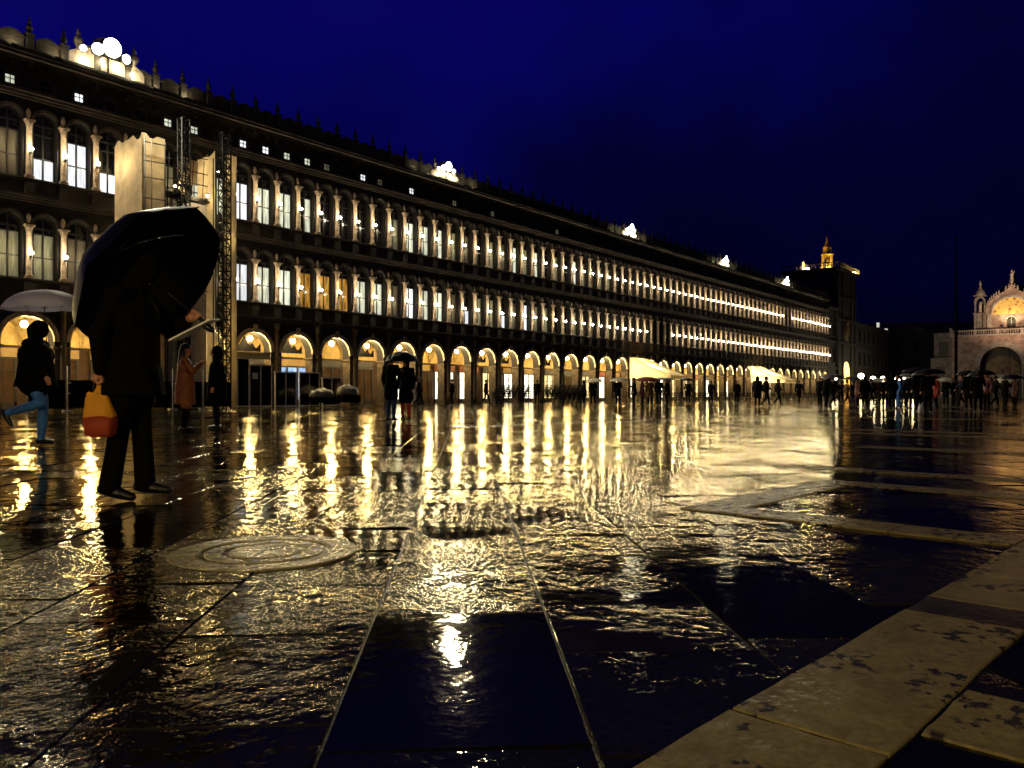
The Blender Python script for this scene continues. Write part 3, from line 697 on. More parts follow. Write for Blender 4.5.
def make_hoist():
    bx, by = 22.0, 38.4
    t = thing('construction_hoist', 'tall scaffold hoist with cream sheeting, dark lattice masts and a work platform', 'scaffold', (bx, by, 0))
    def loc(o): o.location = (-bx, -by, 0); return o
    m = MB(); sheet(m, (19.57, 40.4), (19.57, 37.7), 0, 13.25, .18, seed=1); sheet(m, (19.57, 37.7), (20.72, 37.7), 0, 13.25, .10, seed=2, nx=6)
    sheet(m, (20.72, 37.7), (20.72, 39.0), 0, 12.9, .1, seed=3, nx=6); loc(m.build('sheeting', M['sheeting'], t))
    m = MB(); sheet(m, (23.48, 39.4), (23.48, 37.75), 0, 13.3, .15, seed=4, nx=6); sheet(m, (24.05, 37.75), (24.75, 37.75), 0, 13.3, .1, seed=5, nx=5)
    loc(m.build('sheeting', M['sheeting'], t))
    for x, y, w, z1 in ((21.75, 37.9, .42, 14.7), (23.62, 37.25, .46, 14.3)):
        m = MB(); lattice(m, x, y, w, .42, 0, z1, .42, .032); loc(m.build('lattice_mast', M['iron'], t))
    m = MB()
    for x in (19.62, 20.66, 20.9, 23.4, 24.7):
        for y in (37.78, 39.6): m.tube((x, y, 0), (x, y, 13.0 if x != 20.9 else 12), .028, seg=6)
    for z in (2, 4, 6, 8, 9.9, 11.4, 12.6):
        m.tube((19.6, 37.8, z), (20.7, 37.8, z), .024, seg=6); m.tube((20.7, 37.8, z), (20.7, 39.6, z), .024, seg=6)
        m.tube((20.7, 39.55, z), (23.4, 39.55, z), .024, seg=6); m.tube((23.5, 37.85, z), (24.7, 37.85, z), .024, seg=6)
    for z in (12.9, 12.0, 11.2, 10.2, 9.0, 7.6, 6.0, 4.4): m.tube((19.62, 37.62, z), (20.72, 37.62, z + .06), .026, seg=6)
    for x in (19.66, 20.0, 20.68): m.tube((x, 37.6, 0), (x, 37.6, 13.1), .026, seg=6)
    for z in (11.6, 12.2, 13): m.tube((20.75, 38.3, z), (23.4, 38.3, z), .022, seg=6)
    for x in (21.2, 22.5, 23.1): m.tube((x, 38.3, 10.9), (x + .1, 38.3, 12.9), .02, seg=6)
    loc(m.build('scaffold_tube', M['iron'], t))
    m = MB(); m.box(20.74, 23.45, 38.2, 39.4, 10.72, 10.82); m.box(20.6, 23.3, 38.12, 38.18, 10.78, 10.9); loc(m.build('work_platform', M['iron'], t))
    m = MB()
    for x0, x1 in ((20.78, 21.66), (21.67, 22.55), (22.56, 23.44)): m.box(x0, x1, 38.5, 38.55, 0, 10.68)
    loc(m.build('hoarding', M['hoarding'], t))
    m = MB(); m.box(22.35, 22.75, 39.3, 39.34, 11.1, 13.1, 0); m.box(22.76, 23.4, 39.3, 39.34, 11.8, 13.1, 0); loc(m.build('sheeting', M['sheeting'], t))
    for x, y, z in ((20.2, 39.0, 12.2), (22.1, 39.2, 11.5), (24.2, 38.6, 12.6), (24.2, 38.6, 9), (22.9, 37.5, 10.9)):  # lamps beyond the sheeted shaft are added to brighten sheeting and hoarding
        l = MB(); l.box(-.06, .06, -.06, .06, .055, .14, 0); l.ell((0, 0, 0), .05, .05, .06, 1, 8, 6); o = l.build('work_lamp', [M['iron'], M['workbulb']], t); o.location = (x - bx, y - by, z)
M['workbulb'] = glow('work_lamp_bulb', (1.0, .78, .40), 800)
make_hoist()

# ------------------------------------------------------------------ cafe enclosure, barriers, awnings, chairs
def make_cafe():
    scr = MB(); scr.box(-.035, .035, -.03, .03, 0, 2.35); 
    t0 = None; r = random.Random(4)
    # glazed wind screens standing along the front of the arcade
    xs = [(25.0, 2.7), (26.5, 2.35), (28.2, 2.0), (29.9, 2.0), (31.6, 1.7)]
    labs = ['tallest glazed wind screen with a pale frame beside the scaffold hoist', 'glazed wind screen with a small white notice, next to the tallest screen', 'low glazed wind screen in front of the white covered tables', 'low glazed wind screen behind the white sheeted stack', 'shortest glazed wind screen at the end of the row']
    for (x, h), lab in zip(xs, labs):
        t = thing('wind_screen', lab, 'screen', (x, 39.2, 0), 0, 'glazed wind screens of the cafe')
        f = MB()
        for a in (0, .72, 1.44): f.box(a, a + .05, -.03, .03, 0, h)
        f.box(-.05, 1.55, -.04, .04, h, h + .06); f.box(.051, .719, -.03, .03, .03, .09); f.box(.771, 1.439, -.03, .03, .03, .09)
        f.build('frame', M['sign_white'], t)
        for a in (.05, .77):
            p = MB(); p.box(a, a + .67, -.01, .01, .095, h - .005); p.build('pane', M['glass'], t)
        if h in (2.35, 2.7): q = MB(); q.box(.2, .55, -.035, -.015, h - .75, h - .4); q.build('notice', M['sign_white'], t)
    b = MB(); b.box(-1.3, 1.3, -.06, .06, 0, .34); b.box(-1.36, 1.36, -.1, .1, .345, .40)
    o = b.build('shop_board', M['sign_cream'], None, (27.0, 39.9, 2.75)); tag(o, 'long cream board lit under the first arch beside the hoist', 'sign board')
    # dark barrier panels with thin pale posts under the scaffold and to its left
    for i, x in enumerate((14.0, 15.6, 17.2, 18.8, 20.4, 22.0)):
        t = thing('barrier_panel', ['barrier panel farthest from the hoist', 'dark barrier panel in front of the lit near arch', 'dark barrier panel behind the striding walker', 'dark barrier panel at the foot of the cream sheeted shaft', 'dark barrier panel under the work platform', 'dark barrier panel beside the lattice mast'][i] , 'barrier', (x, 36.4, 0), 0, 'dark barrier panels before the hoist')
        p = MB(); p.box(.06, 1.5, -.02, .02, .12, 1.35); p.build('panel', M['black'], t)
        q = MB(); q.tube((0, 0, 0), (0, 0, 1.95), .022); q.box(-.18, .18, -.15, .15, 0, .05); q.build('post', M['sign_white'], t)
        if i in (1, 2, 4): k = MB(); k.box(-.02, .14, -.04, -.025, 1.2, 1.27); k.box(-.02, .10, -.04, -.025, .75, .8); k.build('label_plate', M['sign_white'], t)
    b = MB(); b.prism([(-.75, 0), (.75, 0), (.75, .55), (.55, .8), (-.75, .8)], -.3, .3); o = b.build('kiosk_awning', M['awning'], None, (19.0, 39.3, 2.0)); tag(o, 'small cream awning box lit beside the near arch, left of the sheeting', 'awning')
    # tables under white sheets
    def covered(name, lab, loc, w, h, seed):
        t = thing(name, lab, 'covered table', loc, 0, 'sheeted tables of the cafe')
        rr = random.Random(seed); m = MB(); n = 24; rows = []
        for z, k in ((h * .62, 1.0), (h * .72, .98), (h * .86, .93), (h * .95, .85), (h, .62), (h + .12, .3), (h + .14, .02)):
            rows.append([(w * k * (1 + .05 * math.sin(i * 2.3 + seed)) * math.cos(2 * math.pi * i / n), .5 * k * (1 + .06 * math.cos(i * 1.9)) * math.sin(2 * math.pi * i / n), z + rr.uniform(-.07, .07)) for i in range(n)])
        m.ring(rows, 0, True); m.build('sheet', M['tarp'], t); m = MB(); m.box(-w * .9, w * .9, -.4, .4, .25, h * .6); m.build('crate', M['black'], t)
        l = MB()
        for sx in (-.6, .6):
            for sy in (-.3, .3): l.tube((sx * w, sy, 0), (sx * w, sy, .3), .02)
        l.build('leg', M['iron'], t)
    covered('sheeted_table', 'low table under a crumpled white sheet behind the wind screens', (30.3, 37.6, 0), .8, .95, 1)
    covered('sheeted_table', 'rounded table stack under a pale sheet at the end of the wind screens', (32.0, 37.3, 0), .75, 1.15, 2)
    # awnings reaching out of the arcade
    for X, L, key, lab in ((71.8, 3.4, 'awning', 'large cream awning glowing over the cafe front, sloping towards the square'), (104.5, 4.2, 'awning_white', 'brilliant white awning far along the arcade, sloping towards the square')):
        t = thing('cafe_awning', lab, 'awning', (X, YF, 0))
        m = MB(); n = 8
        for j in range(6):
            a, b = j / 6, (j + 1) / 6
            def sag(q): return 4.5 - 1.9 * q - .18 * math.sin(math.pi * q)
            for i in range(n):
                m.poly([(L * i / n, -.15 - 4.6 * a, sag(a)), (L * (i + 1) / n, -.15 - 4.6 * a, sag(a)), (L * (i + 1) / n, -.15 - 4.6 * b, sag(b)), (L * i / n, -.15 - 4.6 * b, sag(b))], 0, True)
        m.build('canopy', M[key], t)
        v = MB(); v.box(0, L, -4.78, -4.752, 2.25, 2.6)
        for x in (-.012, L): v.poly([(x, -.15, 4.5), (x, -4.75, 2.6), (x, -4.75, 2.2), (x, -2.4, 2.3), (x, -.15, 2.3)], 0)
        v.build('valance', M[key], t)
        for x in (.15, L - .15): p = MB(); p.tube((x, -4.65, 0), (x, -4.65, 2.6), .04); p.build('post', M['steel'], t)
        for x in (1.4, L * .5, L - 1.4): l = MB(); l.ell((x, -2.0, 3.1), .13 if key == 'awning' else .2, .13 if key == 'awning' else .2, .13, 1, 10, 8); l.tube((x, -2.0, 3.19), (x, -2.0, 3.6), .012, m=0); l.build('lamp', [M['iron'], M['globe']], t)
    # chairs
    def chair_mb():
        c = MB()
        c.box(-.21, .21, -.21, .21, .43, .46, 0)
        for sx in (-.19, .19):
            c.tube((sx, -.19, 0), (sx, -.19, .44), .013, seg=5); c.tube((sx, .22, 0), (sx, .19, .45), .013, seg=5); c.tube((sx, .19, .45), (sx, .25, .90), .013, seg=5)
        for z in (.58, .70, .82): c.box(-.19, .19, .205 + (z - .5) * .11, .225 + (z - .5) * .11, z - .035, z + .035, 0)
        c.tube((-.19, .25, .9), (.19, .25, .9), .014, seg=5)
        return c
    cm = chair_mb().mesh('cafe_chair', [M['black']])
    for px0, px1, n in ((496, 527, 7), (545, 581, 9)):
        for i in range(n):
            p = atd(px0 + (px1 - px0) * i / (n - 1), 58 + 1.0 * (i % 2))
            for k in range(4):
                o = link('cafe_chair', cm, None, (p.x + k * .07, p.y - k * .05, .0 + k * .16)); o.rotation_euler = (R_(8) if k else 0, 0, R_(75))
                tag(o, 'black slatted cafe chair in one of the leaning stacks before the lit arcade', 'chair', 'stacked cafe chairs')
    tb = MB(); tb.lathe([(.34, .70), (.35, .72), (.34, .735), (.02, .737)], seg=14); tb.tube((0, 0, .03), (0, 0, .70), .03); tb.lathe([(.22, 0), (.22, .02), (.03, .05)], seg=12)
    tme = tb.mesh('cafe_table', [M['steel']])
    k = 0; x = 62.0
    while x < 132:
        for row, Y in enumerate((35.6, 34.4)):
            if k % 3 == 0:
                o = link('cafe_table', tme, None, (x, Y, 0)); tag(o, 'small round cafe table in the rows along the far bright arcade', 'table', 'cafe tables along the arcade')
            else:
                o = link('cafe_chair', cm, None, (x, Y + r.uniform(-.1, .1), 0)); o.rotation_euler = (0, 0, R_(90 if k % 3 == 1 else -90) + r.uniform(-.3, .3)); tag(o, 'black slatted cafe chair set out in the rows along the far bright arcade', 'chair', 'cafe chairs along the arcade')
        x += .85 if k % 3 else 1.0; k += 1
make_cafe()

# ------------------------------------------------------------------ clock tower, side palaces
def make_tower():
    x0, x1, y0, y1 = 143.6, 154.8, YF - .3, 49.6; cx = 149.2
    t = thing('clock_tower', 'dark square clock tower with floodlit bell turret on its roof terrace', 'tower', (cx, y0, 0))
    w = MB(); hw = (x1 - x0) / 2; D = y1 - y0
    arch_wall(w, -hw, hw, 0, 9.5, 0, 1.9, 4.6, 0, D, 0, 1)
    w.quad((-hw, 0, 9.5), (hw, 0, 9.5), (hw, 0, 22.2), (-hw, 0, 22.2)); w.quad((-hw, D, 0), (-hw, 0, 0), (-hw, 0, 22.2), (-hw, D, 22.2)); w.quad((hw, 0, 0), (hw, D, 0), (hw, D, 22.2), (hw, 0, 22.2)); w.quad((-hw, 0, 22.2), (hw, 0, 22.2), (hw, D, 22.2), (-hw, D, 22.2))
    w.quad((hw, D, 9.5), (-hw, D, 9.5), (-hw, D, 22.2), (hw, D, 22.2))
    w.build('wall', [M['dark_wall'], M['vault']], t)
    c = MB()
    for z in (9.5, 13.6, 17.4): c.box(-hw - .1, hw + .1, -.25, -.002, z, z + .4)
    for x in (-hw + .35, -2.6, 2.6, hw - .35):
        for z0, z1 in ((.0, 9.48), (9.92, 13.58), (14.02, 17.38), (17.82, 21.9)): c.box(x - .3, x + .3, -.18, -.002, z0, z1)
    c.box(-hw - .7, hw + .7, -.7, D + .5, 22.22, 22.6); c.build('cornice', M['stone_shaded'], t)
    b = MB()
    for i in range(22):
        x = -hw - .5 + (2 * hw + 1) * i / 21; b.lathe([(.1, 22.6), (.06, 22.75), (.12, 22.95), (.06, 23.2), (.1, 23.38)], (x, -.5, 0), 6)
    for i in range(16):
        y = -.5 + (D + .8) * i / 15; b.lathe([(.1, 22.6), (.06, 22.75), (.12, 22.95), (.06, 23.2), (.1, 23.38)], (-hw - .5, y, 0), 6)
    b.box(-hw - .65, hw + .65, -.62, -.38, 23.382, 23.55); b.box(-hw - .62, -hw - .38, -.37, D + .4, 23.382, 23.55)
    b.build('balustrade', M['stone'], t)
    f = MB(); n = 24    # clock face ring
    f.ring([[(r * math.cos(2 * math.pi * i / n), y, 11.8 + r * math.sin(2 * math.pi * i / n)) for i in range(n)] for r, y in ((1.75, -.01), (1.75, -.2), (1.55, -.24), (1.5, -.1), (1.15, -.1), (1.1, -.16), (.02, -.16))], caps=False); f.build('clock_face', M['gold_dim'], t)
    # bell turret
    k = MB(); z = 22.62
    k.lathe([(1.25, z), (1.25, z + .75), (1.0, z + .8)], (-1.2, 3.0, 0), 8, smooth=False); z += .4
    for i in range(6):
        a = i * math.pi / 3; k.lathe([(.17, 0), (.14, .1), (.13, 1.9), (.19, 2.1)], (-1.2 + .82 * math.cos(a), 3.0 + .82 * math.sin(a), z + .4), 8)
    k.lathe([(1.05, 0), (1.12, .2), (.8, .35), (.72, 1.3), (.8, 1.45), (.55, 1.7), (.42, 2.1), (.25, 2.6), (.3, 2.75), (.12, 2.9), (.2, 3.15), (.05, 3.4), (.02, 3.9)], (-1.2, 3.0, z + 2.5), 8)
    k.build('bell_turret', M['gilt'], t)
    q = MB(); q.lathe([(.62, 0), (.58, .1), (.42, .5), (.38, .8), (.25, 1.0), (.05, 1.1)], (-1.2, 3.0, z + .75), 14); q.build('bell', M['gilt'], t)
    for sx in (-2.7, .4):     # the two bell strikers
        s_ = MB(); s_.tube((sx, 2.9, z + .0), (sx, 2.9, z + .9), .22, .2, balls=True); s_.tube((sx, 2.9, z + .9), (sx, 2.9, z + 1.35), .28, .2, balls=True); s_.ell((sx, 2.9, z + 1.75), .14, .14, .17); s_.tube((sx, 2.9, z + 1.35), (-1.2 + (.8 if sx > -1 else -.8), 2.8, z + 1.5), .07, .05, balls=True); s_.build('bell_striker', M['void'], t)
    # roof terrace pieces at the two ends, lit
    for xx, w_, yy in ((-hw + .6, 1.4, 6.2), (hw - .5, 2.0, .8)):
        e = MB(); e.box(xx - w_ / 2, xx + w_ / 2, yy - .3, yy + .3, 22.62, 23.3); arch_ring(e, xx, .5, .85, 23.31, yy - .25, yy + .25); e.lathe([(.2, 23.3), (.25, 23.7), (.1, 24.0), (.16, 24.2), (.02, 24.5)], (xx + w_ / 2, yy, 0), 8); e.build('roof_ornament', M['pale_marble'], t)
    for x, y, z2 in ((-1.2, 1.5, 22.7), (.3, 2.6, 22.7), (hw - 1.6, -.1, 22.75), (hw + .0, -.1, 22.75), (-hw + 1.5, 5.4, 22.75), (-2.6, 2.2, 22.7), (hw - .6, -.15, 22.75), (-hw + .2, 5.2, 22.75)):
        l = MB(); l.box(-.12, .12, -.1, .1, 0, .06, 0); l.ell((0, 0, .16), .10, .10, .10, 1, 8, 6); o = l.build('spot_lamp', [M['iron'], M['gold_bulb']], t); o.location = (x, y, z2)
    l = MB(); l.ell((0, 0, 0), .28, .28, .28, 1, 10, 8); l.tube((0, 0, .27), (0, 0, 1.0), .02); o = l.build('passage_lamp', [M['iron'], M['globe']], t); o.location = (0, 1.2, 5.0)
    l = MB(); l.ell((0, 0, 0), .22, .22, .22, 1, 10, 8); l.tube((0, 0, .2), (0, 0, 1.3), .02); o = l.build('passage_lamp', [M['iron'], M['globe']], t); o.location = (0, 4.5, 4.8)
    g = MB(); g.box(-1.4, 1.4, D - .3, D - .2, .4, 3.2); g.build('passage_window', M['shop_warm'], t)
make_tower()

def side_palace(name, lab, x0, x1, y, h, arches, depth=14, lit=True, seed=1, rz=0):
    t = thing(name, lab, 'palace', (x0, y, 0), rz); L = x1 - x0; r = random.Random(seed)
    w = MB(); n = arches; bw = L / n
    for i in range(n): arch_wall(w, i * bw, (i + 1) * bw, 0, 5, (i + .5) * bw, min(1.15, bw * .38), 3.0, 0, .6, n=10)
    w.quad((0, 0, 5), (L, 0, 5), (L, 0, h), (0, 0, h)); w.quad((0, depth, 0), (0, 0, 0), (0, 0, h), (0, depth, h)); w.quad((L, 0, 0), (L, depth, 0), (L, depth, h), (L, 0, h))
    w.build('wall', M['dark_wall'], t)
    c = MB(); c.box(-.1, L + .1, -.3, -.002, 5.0, 5.3); c.box(-.1, L + .1, -.3, -.002, 9.6, 9.9); c.box(-.2, L + .2, -.6, -.002, h - .4, h); c.build('cornice', M['stone_shaded'], t)
    rf = MB(); rf.poly([(-.2, -.6, h + .002), (L + .2, -.6, h + .002), (L - 1, depth / 2, h + 2.2), (1, depth / 2, h + 2.2)]); rf.poly([(L + .2, depth, h + .002), (-.2, depth, h + .002), (1, depth / 2, h + 2.2), (L - 1, depth / 2, h + 2.2)]); rf.build('roof', M['roof'], t)
    for i in range(n):
        for z in (6.2, 10.6):
            if z + 2.4 > h - .4: continue
            f = MB(); x = (i + .5) * bw; f.box(x - .6, x + .6, -.1, -.003, z - .15, z); f.box(x - .62, x - .5, -.08, -.003, z + .002, z + 2.2); f.box(x + .5, x + .62, -.08, -.003, z + .002, z + 2.2); f.box(x - .7, x + .7, -.12, -.003, z + 2.202, z + 2.4)
            wn = f.build('window', M['stone_shaded'], t); p = MB(); p.quad((x - .5, -.006, z), (x + .5, -.006, z), (x + .5, -.006, z + 2.2), (x - .5, -.006, z + 2.2)); p.build('pane', M['glass'], wn)
        if lit:
            x = (i + .5) * bw; p = MB(); q = min(1.1, bw * .36); p.poly([(x - q, .55, .3), (x + q, .55, .3)] + [(xx, .55, zz) for xx, zz in reversed(arch_pts(x, q, 2.95, 10))]); p.build('shopfront', M[r.choice(['shop_warm', 'shop_dim', 'shop_white', 'shop_warm'])], t)
    return t
side_palace('side_palace', 'dark narrow palace wing joining the arcade to the clock tower', 138.85, 143.55, YF, 15.6, 2, seed=3)
side_palace('side_palace', 'dark palace with lit shop arches just beyond the clock tower', 154.9, 182, YF + .3, 14.0, 8, seed=5)
bp_ = side_palace('far_palace', 'nearly black palace closing the small square behind the flagpole', 196, 236, 52, 15.5, 10, lit=False, seed=8, rz=R_(-62))
for px, py, d in ((878, 325, 188), (886, 331, 184)):
    p = atd(px, d); m = MB(); m.box(-.45, .45, -.08, .02, -.7, .7, 1); m.box(-.32, .32, -.1, -.081, -.55, .55, 0)
    o = m.build('lit_window', [M['curtain'], M['stone_shaded']], None, (p.x, p.y, CH + (HOR - py) / F * d)); o.rotation_euler = (0, 0, R_(-62))
    o.parent = bp_; o.matrix_parent_inverse = bp_.matrix_basis.inverted()
def far_lamps():
    for px, py, d, lab in ((835, 377, 128, 'globe street lamp nearest the end of the long arcade'), (861, 376, 136, 'globe street lamp just past the lit clock tower passage'), (873, 379, 140, 'first of the close pair of globe street lamps past the clock tower'), (883, 379, 143, 'second of the close pair of globe street lamps past the clock tower'), (897, 380, 146, 'globe street lamp above the blue lit crowd'), (906, 379, 148, 'globe street lamp left of the wide glowing lantern'), (913, 377, 148, 'wide glowing lantern at the end of the row of street lamps')):
        p = atd(px, d); z = CH + (HOR - py) / F * d
        t = thing('street_lamp', lab, 'street lamp', (p.x, p.y, 0))
        m = MB(); m.lathe([(.22, 0), (.2, .3), (.09, .4), (.06, 1.2), (.045, z - .3), (.12, z - .22)], seg=8); m.build('post', M['iron'], t)
        g = MB(); k = .46 if px != 913 else .62; g.ell((0, 0, z), k, k, k, 0, 10, 8); g.build('globe', M['globe_far'], t)
far_lamps()

# ------------------------------------------------------------------ the basilica
def make_basilica():
    XB = 185.0
    t = thing('basilica', 'pink lit marble basilica front with portal arches, balustrade and gold mosaic gable', 'church', (XB, 20.9, 0), R_(-90))
    w = MB(); pm = MB()
    bays = [(0, 3.55, 6.6), (9.4, 3.7, 6.6), (20.5, 5.2, 7.2), (31.6, 3.7, 6.6), (41, 3.55, 6.6)]
    edges = [-8.6, 4.7, 14.2, 26.8, 36.3, 49.6]
    for (cx, R, zs), x0, x1 in zip(bays, edges, edges[1:]):
        arch_wall(w, x0, x1, 0, 12.35, cx, R, zs, 0, 2.6)
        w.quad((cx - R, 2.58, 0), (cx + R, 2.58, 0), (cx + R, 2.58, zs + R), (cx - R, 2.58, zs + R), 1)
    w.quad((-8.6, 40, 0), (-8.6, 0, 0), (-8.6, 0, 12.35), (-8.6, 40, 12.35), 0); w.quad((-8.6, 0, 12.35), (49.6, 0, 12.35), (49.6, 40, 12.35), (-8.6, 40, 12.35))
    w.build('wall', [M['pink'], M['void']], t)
    for (cx, R, zs) in bays:
        a = MB(); arch_ring(a, cx, R - .02, R + .45, zs, -.25, .3, n=20); arch_ring(a, cx, R + .452, R + 1.0, zs, -.14, .1, n=20); a.build('portal_arch', M['pale_marble'], t)
        a = MB()     # inner niche: lintel, mosaic, columns
        a.box(cx - R + .3, cx + R - .3, 1.9, 2.5, 4.1, 4.6); a.box(cx - 1.5, cx - 1.2, 2.0, 2.5, 0, 4.09); a.box(cx + 1.2, cx + 1.5, 2.0, 2.5, 0, 4.09); a.build('door_frame', M['pale_marble'], t)
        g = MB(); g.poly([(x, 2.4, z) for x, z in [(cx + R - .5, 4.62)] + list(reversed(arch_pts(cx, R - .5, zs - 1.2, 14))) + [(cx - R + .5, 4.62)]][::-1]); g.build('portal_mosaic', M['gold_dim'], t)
        for lev, (z0, z1) in enumerate(((.35, 3.7), (3.95, 6.4))):
            for sx in (-1, 1):
                for k in range(3):
                    c = MB(); x = cx + sx * (R + .18 + k * .42); c.lathe([(.24, z0), (.2, z0 + .2), (.15, z0 + .3), (.14, z1 - .5), (.22, z1 - .1), (.24, z1)], (x, -.28 + .0 * k, 0), 8); c.build('column', M['pale_marble'], t)
    # panels of the porch wall left of the first portal
    p = MB(); p.box(-8.4, -5.2, -.06, -.003, 7.0, 11.2); p.box(-8.2, -5.4, -.1, -.062, 7.4, 8.6); p.box(-8.2, -5.4, -.1, -.062, 9.0, 10.9); p.build('marble_panel', M['pink'], t)
    cn = MB(); cn.box(-8.9, 49.8, -.5, -.002, 12.36, 12.7); cn.box(-8.9, 49.8, -.35, -.002, 6.5, 6.75) if False else None
    cn.build('cornice', M['pale_marble'], t)
    b = MB(); x = -8.8
    while x < 49: b.lathe([(.09, 12.7), (.05, 12.85), (.10, 13.05), (.05, 13.3), (.09, 13.42)], (x, -.3, 0), 6); x += .42
    b.box(-8.9, 49.8, -.42, -.18, 13.42, 13.62); b.box(-8.95, -8.5, -.5, -.1, 12.7, 14.2)
    for q in range(15): b.box(-8.6 + q * 4, -8.25 + q * 4, -.46, -.14, 12.71, 13.7)
    b.build('balustrade', M['pale_marble'], t)
    # upper gables set back on the terrace
    gb = [(1.5, 3.35, 16.8), (10.2, 3.2, 17.0), (20.5, 4.4, 17.8), (30.8, 3.2, 17.0), (39.5, 3.35, 16.8)]
    for cx, R, zs in gb:
        y = 3.0; u = MB(); o = R + 1.25
        og = [(cx - o, zs)] + [(cx - o * math.cos(a) * (1.0 if a < 1.0 else 1 - .0 * a), zs + o * math.sin(a)) for a in [i * .12 for i in range(1, 10)]] + [(cx - 1.0, zs + R + 1.45), (cx - .45, zs + R + 1.9), (cx, zs + R + 2.9)]
        full = og + [(2 * cx - x_, z_) for x_, z_ in reversed(og[:-1])]
        u.prism([(cx - o, 12.4), (cx + o, 12.4)] + list(reversed(full)), y, y + 1.0); u.build('gable', M['pink'], t)
        a = MB(); arch_ring(a, cx, R - .1, R + .15, zs, y - .35, y, n=18); arch_ring(a, cx, R + .152, R + .42, zs, y - .2, y, n=18); a.box(cx - R - .8, cx - R + .1, y - .3, y - .001, 13.6, zs); a.box(cx + R - .1, cx + R + .8, y - .3, y - .001, 13.6, zs); a.build('gable_arch', M['pale_marble'], t)
        m = MB(); m.poly([(x_, y - .03, z_) for x_, z_ in reversed(arch_pts(cx, R - .1, zs, 18))]); m.build('lunette_mosaic', M['gold'], t)
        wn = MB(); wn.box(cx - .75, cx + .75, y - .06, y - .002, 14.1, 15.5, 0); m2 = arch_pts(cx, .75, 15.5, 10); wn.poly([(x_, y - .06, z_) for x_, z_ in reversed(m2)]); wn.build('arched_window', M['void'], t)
        wr = MB(); arch_ring(wr, cx, .76, 1.0, 15.5, y - .16, y - .01, n=10); wr.box(cx - .03, cx + .03, y - .1, y - .07, 14.1, 16.2); wr.build('window_surround', M['pale_marble'], t)
        cr = MB(); cr.lathe([(.05, -.1), (.22, .15), (.26, .35), (.1, .5), (.16, .62), (.02, .95)], (0, 0, 0), 6)
        cme = cr.mesh('crocket', [M['pale_marble']])
        for x_, z_ in full[1:-1]: link('crocket', cme, t, (x_, y + .3, z_))
        st = MB(); zt = zs + R + 2.9; st.box(cx - .25, cx + .25, y + .25, y + .75, zt - .1, zt + .35); st.lathe([(.3, .35), (.34, .6), (.26, 1.2), (.34, 1.6), (.3, 1.9), (.12, 2.1), (.17, 2.3), (.15, 2.5), (.02, 2.66)], (cx, y + .5, zt), 10); st.tube((cx + .25, y + .5, zt + 1.75), (cx + .45, y + .3, zt + 2.3), .08, .06, balls=True); st.build('statue', M['pale_marble'], t)
    # aedicules between the gables
    for cx in (-4.0, 5.9, 15.2, 25.8, 35.1, 45.0):
        k = MB(); y = 3.2
        k.box(cx - .95, cx + .95, y - .6, y + 1.2, 12.4, 13.9); k.box(cx - 1.0, cx - .6, y - .5, y - .1, 13.9, 17.0); k.box(cx + .6, cx + 1.0, y - .5, y - .1, 13.9, 17.0); k.box(cx - .55, cx + .55, y - .2, y + 1.0, 13.9, 17.0)
        k.box(cx - 1.15, cx + 1.15, y - .7, y + 1.3, 17.0, 17.3)
        for sx in (-.85, .85):
            for yy in (y - .4, y + .9): k.lathe([(.2, 17.3), (.14, 17.5), (.13, 19.4), (.2, 19.7)], (cx + sx, yy, 0), 8)
        k.box(cx - .55, cx + .55, y + 1.0, y + 1.1, 17.3, 19.7); arch_ring(k, cx, .62, .95, 19.72, y - .55, y + 1.0); k.box(cx - 1.1, cx + 1.1, y - .6, y + 1.1, 20.7, 20.9)
        k.lathe([(1.0, 20.9), (.9, 21.3), (.75, 21.7), (.4, 22.2), (.14, 22.8), (.25, 23.1), (.2, 23.6), (.04, 24.1)], (cx, y + .25, 0), 8)
        k.build('aedicule', M['grey_marble'], t)
        s_ = MB(); s_.lathe([(.3, 17.3), (.34, 17.6), (.26, 18.3), (.34, 18.7), (.28, 19.0), (.1, 19.15), (.16, 19.35), (.02, 19.6)], (cx, y + .3, 0), 10); s_.build('statue', M['pale_marble'], t)
    # low north wing, windowed and dim
    nw = MB(); nw.box(-12.6, -8.65, .5, 20, 0, 8.2); nw.box(-12.6, -8.65, 4, 20, 8.21, 13.6); nw.build('north_wing', M['grey_marble'], t)
    for z in (3.6, 8.9): 
        q = MB(); q.box(-11.6, -10.0, .3 if z < 8 else 3.8, .498 if z < 8 else 3.998, z, z + 2.8); q.build('wing_window', M['void'], t)
    d = MB(); d.lathe([(5.6, 13.0), (5.6, 16.0), (6.2, 17.0), (6.0, 19.5), (4.8, 22.2), (2.4, 24.2), (.6, 25.0), (.5, 27), (.05, 28)], (0, 22, 0), 24); d.lathe([(5.6, 13.0), (5.6, 18.0), (6.4, 19.0), (6.2, 22), (4.8, 25), (2.4, 27), (.6, 28), (.5, 30), (.05, 31)], (20, 24, 0), 24); d.build('dome', M['roof'], t)
    # floodlights of the front
    def spot(name, lab, loc, aim, p, col, ang, rad=.3):
        s_ = thing(name, lab, 'floodlight', loc)
        hd = MB(); hd.lathe([(.26, -.03), (.26, .16), (.14, .34), (.02, .36)], seg=12); o = hd.build('lamp_head', M['iron'], s_); 
        dv = Vector(aim) - Vector(loc); qt = dv.to_track_quat('-Z', 'Y'); o.rotation_euler = qt.to_euler()
        f = MB(); f.box(-.3, .3, -.05, .05, -.45, -.4); f.tube((0, 0, -.42), (0, 0, -.05), .04); f.build('bracket', M['iron'], s_)
        if loc[2] > 2: q = MB(); q.lathe([(.2, -loc[2]), (.16, .5 - loc[2]), (.07, .8 - loc[2]), (.06, -.45)], seg=8); q.build('pole', M['iron'], s_)
